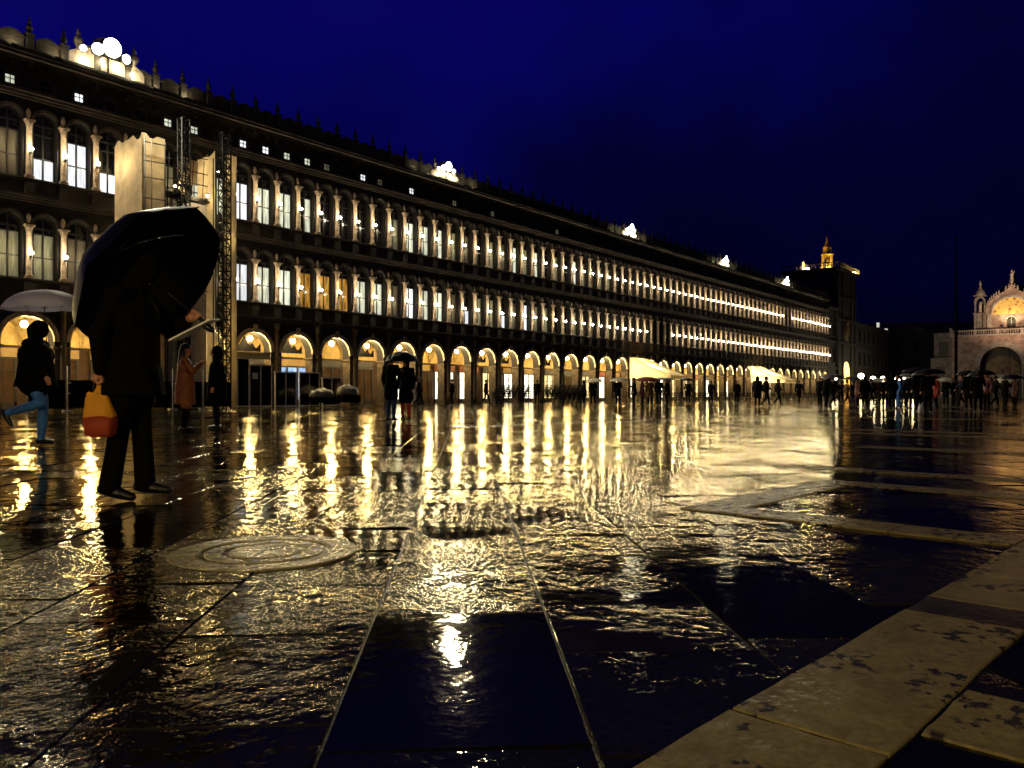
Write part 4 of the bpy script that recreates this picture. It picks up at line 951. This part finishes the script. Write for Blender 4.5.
        ld = bpy.data.lights.new('church_beam', 'SPOT'); ld.energy = p; ld.color = col; ld.spot_size = R_(ang); ld.spot_blend = .7; ld.shadow_soft_size = rad
        lo = bpy.data.objects.new('church_beam', ld); COL.objects.link(lo); lo.parent = s_; lo.rotation_euler = qt.to_euler(); lo.location = dv.normalized() * .1
    spot('church_floodlight', 'floodlight on a tall pole in the square facing the basilica front', (158, 2, 9), (185, 17, 19.5), CHURCH_P, (1.0, .71, .45), 42)
    for cx, R, zs in gb[:2]: spot('gable_spotlight', 'amber spotlight behind the balustrade lighting a gold lunette, gable %s' % ('with the single visible statue' if cx < 5 else 'next towards the centre'), (XB + .4, 20.9 - cx, 14.1), (XB + 3, 20.9 - cx, zs + 2.2), 1500, (1.0, .82, .48), 110, .15)
CHURCH_P = 46000
make_basilica()
def flagpole(px, d, h, lab):
    p = atd(px, d); t = thing('flagpole', lab, 'flagpole', (p.x, p.y, 0))
    m = MB(); m.lathe([(1.0, 0), (1.0, .3), (.75, .5), (.6, 1.6), (.75, 1.9), (.5, 2.4), (.3, 3.2)], seg=14); m.build('pedestal', M['void'], t)
    m = MB(); m.lathe([(.28, 3.2), (.24, h * .5), (.10, h - 1)], seg=10); m.lathe([(.1, h - 1), (.22, h - .7), (.1, h - .4), (.02, h)], seg=10); m.build('pole', M['black'], t)
flagpole(956, 142, 29, 'tall dark flagpole standing in front of the basilica corner')

# unseen lanterns behind the camera, one opposite, one added to light the bag
def near_lanterns():
    for i, (x, y, z, e) in enumerate(((9, -17, 5.0, 1), (-8, 1, 3.3, 1))):
        t = thing('lantern_post', ['iron lantern post on the opposite side of the square, along the bands', 'unseen iron lantern post added behind the camera to light the bag'][i], 'street lamp', (x, y, 0))
        m = MB(); m.lathe([(.25, 0), (.22, .4), (.1, .6), (.07, 2), (.06, z - .4), (.15, z - .3)], seg=10); m.build('post', M['iron'], t)
        g = MB(); g.ell((0, 0, z), .28, .28, .28, 0, 14, 10); g.build('globe', M['lantern'], t)
M['lantern'] = glow('lantern_globe', (1.0, .76, .36), 640)
near_lanterns()

# ------------------------------------------------------------------ people
def fuse(mb, mats, voxel, smooth=3):
    """closed overlapping volumes fused into one continuous skin"""
    me = mb.mesh('tmp', []); o = bpy.data.objects.new('tmp', me); COL.objects.link(o)
    rm = o.modifiers.new('r', 'REMESH'); rm.mode = 'VOXEL'; rm.voxel_size = voxel; rm.use_smooth_shade = True
    sm = o.modifiers.new('s', 'SMOOTH'); sm.iterations = smooth; sm.factor = .5
    dg = bpy.context.evaluated_depsgraph_get(); dg.update()
    res = bpy.data.meshes.new_from_object(o.evaluated_get(dg)); res.materials.clear()
    for m in mats: res.materials.append(m)
    bpy.data.objects.remove(o); bpy.data.meshes.remove(me)
    res.polygons.foreach_set('use_smooth', [True] * len(res.polygons)); res.update()
    return res
def V3(p): return Vector(p)
STAND = dict(pel=(0, 0, .95), chest=(.0, 0, 1.28), neck=(0, 0, 1.48), head=(.03, 0, 1.63), hipL=(0, .09, .92), knL=(.03, .10, .50), anL=(.0, .11, .08), hipR=(0, -.09, .92), knR=(.02, -.10, .50), anR=(-.02, -.11, .08),
             shL=(0, .19, 1.42), elL=(-.03, .25, 1.14), wrL=(.06, .25, .90), shR=(0, -.19, 1.42), elR=(-.03, -.25, 1.14), wrR=(.06, -.25, .90), toeL=0, toeR=0)
def pose(**k): d = dict(STAND); d.update(k); return d
WALK = pose(knL=(.17, .09, .52), anL=(.24, .09, .10), toeL=.25, knR=(-.02, -.09, .50), anR=(-.28, -.09, .17), toeR=-.55, elL=(-.12, .23, 1.15), wrL=(-.10, .22, .90), elR=(.06, -.24, 1.16), wrR=(.24, -.2, .98))
UMB = pose(elR=(.06, -.26, 1.15), wrR=(.26, -.14, 1.30))
UMBWALK = dict(WALK); UMBWALK.update(elR=(.06, -.26, 1.15), wrR=(.26, -.14, 1.30))
BOTHUP = pose(elL=(.14, .22, 1.2), wrL=(.30, .08, 1.36), elR=(.14, -.22, 1.2), wrR=(.30, -.06, 1.36))
def hand(mb, wr, el, side, grip=None, thumb_up=True):
    d = (V3(wr) - V3(el)).normalized(); up = Vector((0, 0, 1))
    if grip is None:
        c = V3(wr) + d * .05; lat = Vector((1, 0, 0)) - d * d.x
        lat = lat.normalized() if lat.length > .1 else Vector((0, 0, 1))
        inw = d.cross(lat).normalized() * (-side)
        mb.tube(V3(wr), c + d * .03, .026, .032, balls=True)
        for i, ln in enumerate((.068, .078, .072, .056)):
            b = c + d * .035 + lat * (.030 - .02 * i); m_ = b + d * ln * .5 + inw * .006; e = m_ + d * ln * .42 + inw * .022
            mb.tube(b - d * .03, m_, .0095, .009, balls=True); mb.tube(m_, e, .009, .0075, balls=True)
        tb = c - d * .02 + lat * .026; mb.tube(tb, tb + d * .04 + lat * .022 + inw * .012, .011, .010, balls=True); mb.tube(tb + d * .04 + lat * .022 + inw * .012, tb + d * .07 + lat * .02 + inw * .02, .010, .008, balls=True)
    else:                                             # fist closed round a rod through point grip[0] along grip[1]
        g, ax = V3(grip[0]), V3(grip[1]).normalized(); n = (d - ax * d.dot(ax)); n = n.normalized() if n.length > .1 else ax.orthogonal().normalized()
        s_ = ax.cross(n) * side
        mb.tube(V3(wr), g - s_ * .032 - n * .012, .028, .034, balls=True)
        for i in range(4):
            o = ax * (.030 - .021 * i); r = .026
            pts = [g + o - s_ * r - n * .008, g + o - s_ * .010 + n * r, g + o + s_ * r * .8 + n * .012, g + o + s_ * .016 - n * .018]
            for a, b in zip(pts, pts[1:]): mb.tube(a, b, .0100, .0092, balls=True)
        tb = g + ax * .028 - s_ * .03 - n * .02; mb.tube(tb, g + ax * .046 + s_ * .006 - n * .02, .012, .010, balls=True); mb.tube(g + ax * .046 + s_ * .006 - n * .02, g + ax * .044 + s_ * .026 + n * .004, .010, .008, balls=True)
def body_meshes(p, voxel=.02, coat=.0, build=1.0, gripL=None, gripR=None, long_hair=False, hood=False, flare=0.0, skirt=0.0):
    P = {k: (V3(v) if isinstance(v, tuple) else v) for k, v in p.items()}
    b = MB(); w = build
    def head(mb):
        c = P['head']; mb.ell(c + Vector((-.008, 0, .03)), .098, .077, .098); mb.ell(c + Vector((.018, 0, -.03)), .078, .064, .085); mb.ell(c + Vector((.03, 0, -.085)), .045, .042, .036)
        mb.tube(c + Vector((.088, 0, .02)), c + Vector((.108, 0, -.022)), .011, .016, balls=True)
        mb.ell(c + Vector((.092, 0, -.058)), .012, .026, .010); mb.ell(c + Vector((.088, 0, .036)), .012, .052, .010)
        for sy in (-1, 1): mb.ell(c + Vector((-.005, sy * .078, 0)), .022, .010, .033); mb.ell(c + Vector((.088, sy * .031, .016)), .010, .014, .010)
        mb.tube(P['neck'] - Vector((0, 0, .06)), c + Vector((-.015, 0, -.05)), .058, .052, balls=True)
    head(b)
    def torso(mb, k):
        pe, ch, ne = P['pel'], P['chest'], P['neck']
        mb.ell(pe, (.115 + k) * w, (.165 + k) * w, .13 + k); mb.ell((pe + ch) / 2, (.108 + k) * w, (.150 + k) * w, .2); mb.ell(ch, (.118 + k) * w, (.178 + k) * w, .18 + k)
        mb.tube(P['shL'], P['shR'], .066 + k * .8, balls=True); mb.tube(ch, ne - Vector((0, 0, .05)), .11 + k, .075 + k * .6, balls=True)
    def arms(mb, k, cut=1.0):
        for q in 'LR':
            s, e, r = P['sh' + q], P['el' + q], P['wr' + q]
            mb.tube(s, e, .054 + k, .042 + k, balls=True); mb.tube(e, e.lerp(r, cut), .041 + k, .029 + k * .9, balls=True)
    def legs(mb, k, fl=0):
        for q in 'LR':
            h, n, a = P['hip' + q], P['kn' + q], P['an' + q]
            mb.tube(h, n, .082 + k, .056 + k, balls=True)
            mid = n.lerp(a, .35); mb.tube(n, mid, .054 + k, .053 + k, balls=True); mb.tube(mid, a, .053 + k, .036 + k + fl, balls=True)
    torso(b, 0); arms(b, 0); legs(b, 0)
    hand(b, P['wrL'], P['elL'], 1, gripL); hand(b, P['wrR'], P['elR'], -1, gripR)
    for q in 'LR':
        a = P['an' + q]; t = P['toe' + q]; d = Vector((math.cos(t), 0, math.sin(t))); b.tube(a - d * .02 - Vector((d.z * -.03, 0, .03 * d.x)), a + d * .10 - Vector((d.z * -.04, 0, .04 * d.x)), .026, .022, balls=True)
    out = {'body': fuse(b, [M['skin']], voxel, 2)}
    c = MB(); torso(c, .022); arms(c, .018, .96)
    if coat:
        z0 = P['pel']; c.tube(P['chest'] - Vector((0, 0, .1)), z0, .15 * w, .17 * w, seg=12, balls=True); c.tube(z0, z0 - Vector((.0, 0, coat)), .175 * w, .19 * w + skirt, seg=14)
        for q in 'LR':
            h, n = P['hip' + q], P['kn' + q]; c.tube(h, h.lerp(n, min(.95, coat / .42)), .12, .11 + skirt, balls=True)
    else: c.tube(P['chest'], P['pel'] - Vector((0, 0, .06)), .15 * w, .165 * w, seg=12)
    if hood: c.ell(P['head'] + Vector((-.03 + .045 * (hood == 2), 0, .02)), .115 + .02 * (hood == 2), .105, .135); c.tube(P['neck'], P['head'] + Vector((-.05, 0, 0)), .1, .1, balls=True)
    else: c.tube(P['neck'] - Vector((.01, 0, .08)), P['neck'] + Vector((-.02, 0, .0)), .09, .075, seg=12)
    out['coat'] = fuse(c, [M['black']], voxel, 3)
    g = MB(); legs(g, .014 + flare * .25, flare); g.ell(P['pel'] - Vector((0, 0, .03)), .13 * w, .175 * w, .12); out['trousers'] = fuse(g, [M['black']], voxel, 2)
    s_ = MB()
    for q in 'LR':
        a = P['an' + q]; t = P['toe' + q]; d = Vector((math.cos(t), 0, math.sin(t))); n = Vector((-d.z, 0, d.x))
        s_.tube(a - d * .045 - n * .035, a + d * .08 - n * .042, .042, .044, balls=True); s_.tube(a + d * .08 - n * .042, a + d * .165 - n * .050, .043, .030, balls=True); s_.tube(a, a - n * .03, .045, .045, balls=True)
    out['shoes'] = fuse(s_, [M['leather']], voxel * .8, 2)
    if not hood:
        h = MB(); k = P['head']; h.ell(k + Vector((-.022, 0, .045)), .105, .088, .100); h.ell(k + Vector((-.06, 0, -.01)), .06, .078, .09)
        if long_hair: h.tube(k + Vector((-.06, 0, 0)), P['neck'] + Vector((-.07, 0, -.1)), .085, .07, balls=True)
        out['hair'] = fuse(h, [M['hair']], max(.008, voxel * .8), 2)
    return out
def split_shoes(me):      # one mesh per shoe
    bm = bmesh.new(); bm.from_mesh(me); seen = set(); isl = []
    for v in bm.verts:
        if v.index in seen: continue
        st = [v]; seen.add(v.index); cur = set()
        while st:
            q = st.pop(); cur.add(q.index)
            for e in q.link_edges:
                o = e.other_vert(q)
                if o.index not in seen: seen.add(o.index); st.append(o)
        isl.append(cur)
    bm.free(); res = []
    for cur in isl:
        b2 = bmesh.new(); b2.from_mesh(me); b2.verts.ensure_lookup_table()
        bmesh.ops.delete(b2, geom=[v for v in b2.verts if v.index not in cur], context='VERTS')
        m = bpy.data.meshes.new('shoe'); b2.to_mesh(m); b2.free(); m.materials.append(M['leather']); res.append(m)
    return res
def place_person(label, meshes, loc, rz, mats, scale=1.0, group=None):
    t = thing('person', label, 'person', (loc[0], loc[1], .009), rz, group); t.scale = (scale,) * 3
    for key, me in meshes.items():
        if key == 'shoes':
            for m in me: link('shoe', m, t)
            continue
        o = link(key, me, t)
        if key in mats:
            o.material_slots[0].link = 'OBJECT'; o.material_slots[0].material = M[mats[key]]
    return t
def prep(**k):
    m = body_meshes(**k); m['shoes'] = split_shoes(m['shoes']); return m

def umbrella_meshes(R, h, L, n=8, crook=True):
    cn = MB(); sub = 4; rows = []; rings = 9
    for j in range(rings + 1):
        q = j / rings; row = []
        for i in range(n * sub):
            a = 2 * math.pi * i / (n * sub); f = (i % sub) / sub; sag = math.sin(math.pi * f)
            r = R * math.sin(q * 1.25) / math.sin(1.25) * (1 - .055 * sag * q * q)
            z = L - h * (1 - math.cos(q * 1.25)) / (1 - math.cos(1.25)) - .035 * sag * q * (1 - .5 * q)
            row.append((max(r, .004) * math.cos(a), max(r, .004) * math.sin(a), z))
        rows.append(row)
    cn.ring(list(reversed(rows)), 0, True, caps=False)
    sh = MB(); sh.tube((0, 0, -.05), (0, 0, L + .02), .006, seg=8); sh.tube((0, 0, L), (0, 0, L + .06), .006, .003, seg=8)
    hd = MB(); hd.tube((0, 0, -.16), (0, 0, .04), .013, seg=8, balls=True)
    if crook:
        pts = [(.045 - .045 * math.cos(a), 0, -.16 - .045 * math.sin(a)) for a in [i * math.pi / 8 for i in range(9)]]
        for a, b in zip(pts, pts[1:]): hd.tube(a, b, .012, seg=8, balls=True)
    rib = MB(); prev = None
    for j in range(rings + 1):
        q = j / rings; p = Vector((R * math.sin(q * 1.25) / math.sin(1.25), 0, L - h * (1 - math.cos(q * 1.25)) / (1 - math.cos(1.25)) - .008))
        if prev: rib.tube(prev, p, .0028, seg=5)
        prev = p
    rib.tube((.01, 0, L - h * 1.02), (R * .5, 0, L - h * .2), .0025, seg=5); rib.tube(prev, prev + Vector((.015, 0, -.012)), .005, .004, seg=6, balls=True)
    return cn, sh, hd, rib
UMS = {}
def umbrella(label, key, loc, rot=None, R=.50, h=.24, L=.68, group=None, n=8, full=True):
    k = (R, h, L, key)
    if k not in UMS:
        cn, sh, hd, rib = umbrella_meshes(R, h, L, n)
        UMS[k] = (cn.mesh('canopy', [M[key]]), sh.mesh('shaft', [M['iron']]), hd.mesh('handle', [M['leather']]), rib.mesh('rib', [M['leather'] if key == 'umb_black' else M['steel']]))
    me = UMS[k]; t = thing('umbrella', label, 'umbrella', loc, 0, group)
    if rot is not None: t.rotation_euler = rot
    link('canopy', me[0], t); link('shaft', me[1], t)
    if full:
        link('handle', me[2], t)
        for i in range(n): o = link('rib', me[3], t); o.rotation_euler = (0, 0, 2 * math.pi * i / n)
    return t
RZ_R = TH - R_(90)        # facing towards the right of the view

# ---- the figure under the large black umbrella
def main_person():
    loc = at(130, 500); f = Vector((math.sin(TH), -math.cos(TH), 0)); dp = Vector((math.cos(TH), math.sin(TH), 0))
    grip = Vector((.415, .13, 1.31)); ax = Vector((-.78, .20, .585)).normalized()
    bagp = Vector((-.10, -.20, .835))
    p = pose(pel=(-.005, 0, .93), chest=(.02, 0, 1.27), neck=(.04, 0, 1.47), head=(.08, 0, 1.625), hipL=(0, .09, .90), knL=(.05, .07, .50), anL=(.085, .05, .115), toeL=-.05,
             hipR=(-.01, -.09, .90), knR=(-.04, -.07, .49), anR=(-.115, -.05, .10), toeR=-.20, shL=(.04, .19, 1.41), elL=(.20, .24, 1.19), wrL=(.345, .165, 1.285), shR=(.0, -.19, 1.41), elR=(-.10, -.25, 1.14), wrR=(-.10, -.215, .895))
    m = prep(p=p, voxel=.0075, coat=.20, build=1.22, gripL=(tuple(grip), tuple(ax)), gripR=(tuple(bagp), (0, 1, 0)), flare=.020, skirt=.01, hood=2)
    place_person('person in black holding a tilted black umbrella, with an orange carrier bag in one hand', m, loc, RZ_R, {'coat': 'black', 'trousers': 'black'})
    def wl(v): v = Vector(v); return Vector((loc.x, loc.y, .009)) + f * v.x + dp * v.y + Vector((0, 0, v.z))
    axw = f * ax.x + dp * ax.y + Vector((0, 0, ax.z))
    umbrella('large black umbrella tilted back over the person with the orange bag', 'umb_black', wl(grip), axw.to_track_quat('Z', 'Y').to_euler(), R=.635, h=.37, L=.83)
    # carrier bag
    t = thing('carrier_bag', 'orange plastic carrier bag hanging from the hand of the person in black', 'bag', wl(bagp + Vector((-.012, 0, -.385))), RZ_R); t.scale = (.84, .84, .97)
    def loop(z, xa, xb, yy, n=24, ph=0):
        out = []
        for i in range(n):
            a = 2 * math.pi * i / n; cx = (xa + xb) / 2; hx = (xb - xa) / 2; ca, sa = math.cos(a), math.sin(a)
            sq = lambda v: math.copysign(abs(v) ** .55, v)
            out.append((cx + hx * sq(ca) * (1 + .035 * math.sin(5 * a + ph)), yy * sq(sa) * (1 + .12 * math.sin(7 * a + ph * 2)), z + .006 * math.sin(4 * a + ph)))
        return out
    lo = MB(); lo.ring([loop(.0, -.07, .10, .05), loop(.012, -.105, .118, .065, ph=.3), loop(.07, -.115, .128, .075, ph=.5), loop(.140, -.118, .128, .072, ph=.9)], 0, True)
    lo.build('bag_contents', M['bag_full'], t)
    up = MB(); up.ring([loop(.1405, -.117, .127, .071, ph=.9), loop(.20, -.112, .102, .06, ph=1.6), loop(.27, -.106, .075, .045, ph=2.3), loop(.305, -.098, .055, .03, ph=3)], 0, True, caps=False)
    up.ring([loop(.303, -.100, -.055, .028, ph=3), loop(.312, -.09, -.03, .018, ph=3.3)], 0, True, caps=False)
    up.ring([loop(.304, -.052, .054, .026, ph=3), loop(.345, -.025, .03, .016, ph=3.5), loop(.40, -.006, .012, .009, ph=4)], 0, True, caps=False)
    up.build('bag_film', M['bag'], t)
    for sy in (-.012, .012):
        h = MB(); pts = [(-.012, sy, .385), (-.02, sy * 1.2, .405), (0, sy * 1.2, .425), (.02, sy * 1.2, .405), (.014, sy, .385)]
        for a, b in zip(pts, pts[1:]): h.tube(a, b, .006, seg=6, balls=True)
        h.build('bag_handle', M['bag'], t)
    # folded card held under the umbrella hand
    c = MB(); c.box(-.165, .165, -.11, .11, -.004, .004); c.box(-.163, .163, -.108, .108, .0045, .008)
    o = c.build('folded_card', M['paper'], None); tag(o, 'white folded card held flat under the hand with the black umbrella', 'card')
    o.location = wl((.41, .12, 1.205)); o.rotation_euler = (Matrix.Rotation(RZ_R, 3, 'Z') @ Matrix.Rotation(R_(-27), 3, 'Y') @ Matrix.Rotation(R_(6), 3, 'X')).to_euler()
main_person()

# ---- the walker under the lilac umbrella
def walker():
    loc = at(36, 446); f = Vector((math.sin(TH), -math.cos(TH), 0)); dp = Vector((math.cos(TH), math.sin(TH), 0))
    grip = Vector((.10, .10, 1.30))
    p = pose(pel=(0, 0, .93), chest=(.0, 0, 1.27), neck=(.0, 0, 1.46), head=(.03, 0, 1.62), hipL=(0, .09, .90), knL=(.05, .09, .50), anL=(.02, .09, .09), toeL=0,
             hipR=(0, -.09, .90), knR=(.12, -.09, .60), anR=(-.34, -.09, .46), toeR=-1.0, elL=(.02, .25, 1.13), wrL=(.09, .15, 1.26), elR=(.14, -.25, 1.17), wrR=(.26, -.24, .98))
    m = prep(p=p, voxel=.010, coat=.10, build=1.5, gripL=(tuple(grip), (0, 0, 1)), hood=2)
    place_person('person in black jacket and blue jeans striding under the lilac umbrella', m, loc, RZ_R, {'coat': 'black', 'trousers': 'jeans'}, 1.02)
    w = Vector((loc.x, loc.y, .009)) + (f * grip.x + dp * grip.y + Vector((0, 0, grip.z))) * 1.02
    umbrella('lilac umbrella held upright over the striding person in blue jeans', 'umb_lilac', w, (0, R_(-3), 0), R=.58, h=.27, L=.93)
walker()

# ---- passers-by further off
MV = dict(stand=prep(p=STAND, voxel=.016, coat=.12), walk=prep(p=WALK, voxel=.016, coat=.05), umb=prep(p=UMB, voxel=.016, coat=.28, gripR=((.30, -.13, 1.32), (0, 0, 1))),
          umbwalk=prep(p=UMBWALK, voxel=.016, coat=.10, gripR=((.30, -.13, 1.32), (0, 0, 1))), long=prep(p=BOTHUP, voxel=.016, coat=.42, build=1.1, long_hair=True), hood=prep(p=STAND, voxel=.016, coat=.36, build=1.15, hood=True))
def passer(px, fy, kind, label, coat='black', legs='black', face=0, umb=None, umb_label=None, scale=1.0, R=.52, L=.66, tilt=0, group=None, h=.22):
    """face: 0 = to the right of the view, 90 = away, 180 = left, 270 = towards us"""
    p = at(px, fy); rz = RZ_R + R_(face)
    place_person(label, MV[kind], p, rz, {'coat': coat, 'trousers': legs}, scale, group)
    if umb:
        g = Matrix.Rotation(rz, 3, 'Z') @ Vector((.30, -.13, 1.32)) * scale
        umbrella(umb_label, umb, (p.x + g.x, p.y + g.y, g.z + .009), (R_(tilt) * math.cos(rz), R_(tilt) * math.sin(rz), 0), R=R, L=L, full=fy > 415, h=h)
passer(185, 431, 'long', 'person in a long orange coat with both hands raised, beside the dark companion', 'orange', 'black', 20)
passer(217, 429, 'hood', 'person in a dark hooded coat and navy trousers beside the orange coat', 'black', 'navy', 200)
passer(391, 421, 'umb', 'tall person in black with blue jeans under the dark umbrella before the lit arches', 'black', 'jeans_dark', 60, 'umb_black', 'dark umbrella shared by the pair before the lit arches', 1.04, .46, .56, h=.26)
passer(406, 420, 'hood', 'person in a black coat with red trousers, close beside the blue jeans', 'black', 'red', 250)
passer(414, 406, 'stand', 'person in a pale coat standing before the bright shop doorway', 'pale', 'pale', 90, scale=.97)
passer(419, 406, 'walk', 'person in black beside the pale coat at the bright shop doorway', 'black', 'black', 0)
passer(593, 405, 'umb', 'person under the small pale umbrella left of the cream awning', 'black', 'black', 90, 'umb_white', 'small pale umbrella nearest the stacked chairs', 1, .6, .50)
passer(618, 405.5, 'umb', 'person under the rounder pale umbrella just left of the cream awning', 'dark_grey', 'black', 90, 'umb_white', 'round pale umbrella just left of the cream awning', 1, .66, .50)
passer(634, 406, 'umb', 'dark person at the left edge of the maroon umbrella group', 'black', 'black', 180)
passer(642, 406, 'umb', 'person in a maroon coat under the first maroon umbrella', 'maroon', 'black', 0, 'umb_maroon', 'maroon umbrella, larger of the two before the cream awning', 1, .75, .5)
passer(650, 405.5, 'umb', 'person in brown between the two maroon umbrellas', 'brown', 'black', 90, 'umb_maroon', 'maroon umbrella, smaller of the two before the cream awning', 1, .66, .48)
passer(659, 405.5, 'stand', 'dark person under the flat grey umbrella beside the maroon pair', 'black', 'black', 90)
passer(667, 405.5, 'umb', 'dark person holding the flat grey umbrella beside the cream awning', 'dark_grey', 'black', 180, 'umb_grey', 'flat grey umbrella beside the cream awning', 1, .95, .5, h=.14)
passer(757.5, 407, 'hood', 'bulky dark silhouette with a backpack before the white awning', 'black', 'black', 60)
passer(766, 406.5, 'walk', 'slim dark silhouette walking beside the backpacker', 'black', 'black', 0, scale=1.02)
passer(778, 405.5, 'walk', 'lone dark silhouette striding right of the backpacker pair', 'dark_grey', 'black', 0, scale=.98)
passer(820, 407, 'stand', 'dark silhouette first of the knot at the end of the arcade', 'black', 'black', 200)
passer(826, 408, 'umb', 'dark silhouette holding an umbrella in the knot at the end of the arcade', 'black', 'black', 0, 'umb_grey', 'grey umbrella over the knot at the end of the arcade', 1.02, .62, .46)
passer(833, 407, 'walk', 'dark silhouette stepping out of the knot at the end of the arcade', 'black', 'black', 20)
for px, fy, kind, um, words in (
    (452, 405, 'stand', None, 'dark figure standing at the bright doorway left of the stacked chairs'),
    (486, 404.6, 'walk', None, 'dark figure walking just left of the first leaning chair stacks'),
    (537, 404.4, 'stand', None, 'dark figure standing between the two groups of chair stacks'),
    (584, 404.2, 'hood', None, 'hooded figure standing at the end of the second chair stacks'),
    (688, 404, 'umb', 'umb_black', 'figure with a black umbrella just right of the cream awning'),
    (711, 403.6, 'walk', None, 'dark figure walking midway between the cream awning and the white one'),
    (737, 403.6, 'hood', None, 'hooded figure standing just left of the white awning'),
    (799, 404.2, 'walk', None, 'dark figure walking between the white awning and the end of the arcade')):
    passer(px, fy, kind, words, 'black', 'black', (px * 37) % 360, um, 'black umbrella just right of the cream awning' if um else None)
def backpack():
    p = at(757.5, 407); rz = RZ_R + R_(60); q = Matrix.Rotation(rz, 3, 'Z') @ Vector((-.24, 0, 1.2))
    t = thing('backpack', 'dark backpack on the bulky silhouette before the white awning', 'backpack', (p.x + q.x, p.y + q.y, q.z), rz)
    m = MB(); m.ell((0, 0, 0), .13, .17, .25); m.build('pack', M['navy'], t); m = MB(); m.ell((-.1, 0, -.08), .06, .13, .12); m.build('pocket', M['black'], t)
backpack()
crowd = [  # px, feet y, kind, coat, legs, facing, umbrella, words
    (841, 404, 'stand', 'dark_grey', 'black', 90, None, 'dark figure standing under the first street lamp'),
    (847, 405, 'walk', 'brown', 'black', 0, None, 'figure in brown walking before the lit tower passage'),
    (853, 404.5, 'stand', 'black', 'navy', 120, None, 'thin dark figure at the edge of the lit tower passage'),
    (858, 407, 'umb', 'maroon', 'black', 180, 'umb_grey', 'figure in a reddish coat right of the lit tower passage'),
    (865, 408, 'hood', 'black', 'black', 90, None, 'broad hooded figure under the second street lamp'),
    (871, 406, 'walk', 'dark_grey', 'black', 0, None, 'grey coated figure walking under the close pair of lamps'),
    (878, 406, 'umb', 'brown', 'black', 90, 'umb_white', 'figure in brown under the flat white umbrella'),
    (885, 407, 'stand', 'black', 'black', 270, None, 'dark figure between the white umbrella and the blue coat'),
    (892, 409, 'hood', 'black', 'black', 90, None, 'large hooded figure left of the blue coat'),
    (898, 408, 'stand', 'jeans', 'jeans', 180, None, 'figure in a bright blue coat in the middle of the crowd'),  # blue light of a screen put into coat and trousers
    (906, 408, 'umb', 'navy', 'black', 0, 'umb_white', 'navy figure with a pale umbrella under the wide lantern'),
    (913, 409, 'umb', 'black', 'black', 90, 'umb_grey', 'black figure with a grey umbrella under the wide lantern'),
    (919, 412, 'hood', 'black', 'black', 100, 'umb_black', 'massive dark figure under a black umbrella right of the lantern'),
    (928, 413, 'umb', 'black', 'black', 80, 'umb_black', 'black figure with a low black umbrella in front of the dark palace'),
    (936, 408, 'umb', 'red', 'black', 180, 'umb_maroon', 'figure in red with a maroon umbrella before the basilica corner'),
    (946, 406, 'umb', 'dark_grey', 'black', 90, 'umb_white', 'figure under the tall white umbrella left of the flagpole'),
    (953, 406, 'stand', 'black', 'black', 0, None, 'dark figure standing at the foot of the flagpole'),
    (962, 407, 'walk', 'navy', 'black', 180, None, 'navy figure walking just right of the flagpole'),
    (969, 410, 'hood', 'black', 'black', 90, 'umb_black', 'dark hooded figure under a broad black umbrella before the portal'),
    (978, 412, 'umb', 'black', 'black', 60, 'umb_black', 'nearest black figure with an umbrella before the portal'),
    (987, 409, 'stand', 'maroon', 'black', 200, None, 'figure in dark red before the left side of the portal'),
    (995, 407, 'walk', 'dark_grey', 'black', 0, None, 'grey figure walking before the middle of the portal'),
    (1005, 408, 'umb', 'black', 'black', 0, 'umb_black', 'black figure with an umbrella before the mosaic of the portal'),
    (1015, 407, 'umb', 'brown', 'black', 180, 'umb_white', 'brown coated figure with a tilted white umbrella at the right end of the crowd'),
]
for px, fy, kind, coat, legs, face, um, words in crowd:
    passer(px, fy, kind, words, coat, legs, face, um, 'umbrella of the ' + words.split(' with ')[0].split(' under ')[0] + ', ' + words.split(' ', 3)[-1][:0] + 'at feet mark' if False else (None if um is None else {'umb_white': 'white', 'umb_black': 'black', 'umb_grey': 'grey', 'umb_maroon': 'maroon'}[um] + ' umbrella over the ' + words.replace(' in front of the dark palace', '').replace(' in the middle of the crowd', '').replace(' at the right end of the crowd', '').replace('with a ', 'by ').replace('under the flat white umbrella', 'beneath the paired lamps').replace('under the tall white umbrella ', '').replace('under a black umbrella ', '').replace('under a broad black umbrella ', '')), 1.0 + .04 * math.sin(px), .58 + .06 * math.sin(px * 2.1), .48, 14 if px == 1015 else 4 * math.sin(px))
# bag standing on the pavement and a fallen wrapper catching the light among the crowd
def small_bags():
    for px, fy, lab in ((921, 414, 'pale bag set down on the wet paving at the feet of the massive dark figure'), (933, 412, 'small pale bag on the paving before the figure in red')):
        p = at(px, fy); t = MB(); n = 14
        t.ring([[(.16 * k * math.cos(2 * math.pi * i / n), .10 * k * math.sin(2 * math.pi * i / n), z) for i in range(n)] for z, k in ((.008, .8), (.02, 1), (.2, 1.02), (.3, .8), (.33, .5))], 0, True)
        for sy in (-.05, .05):
            for i in range(6):
                a, b = math.pi * i / 6, math.pi * (i + 1) / 6; t.tube((.08 * math.cos(a), sy, .30 + .12 * math.sin(a)), (.08 * math.cos(b), sy, .30 + .12 * math.sin(b)), .008, seg=5, balls=True)
        o = t.build('shopping_bag', M['pale'], None, (p.x, p.y, 0)); tag(o, lab, 'bag')
small_bags()
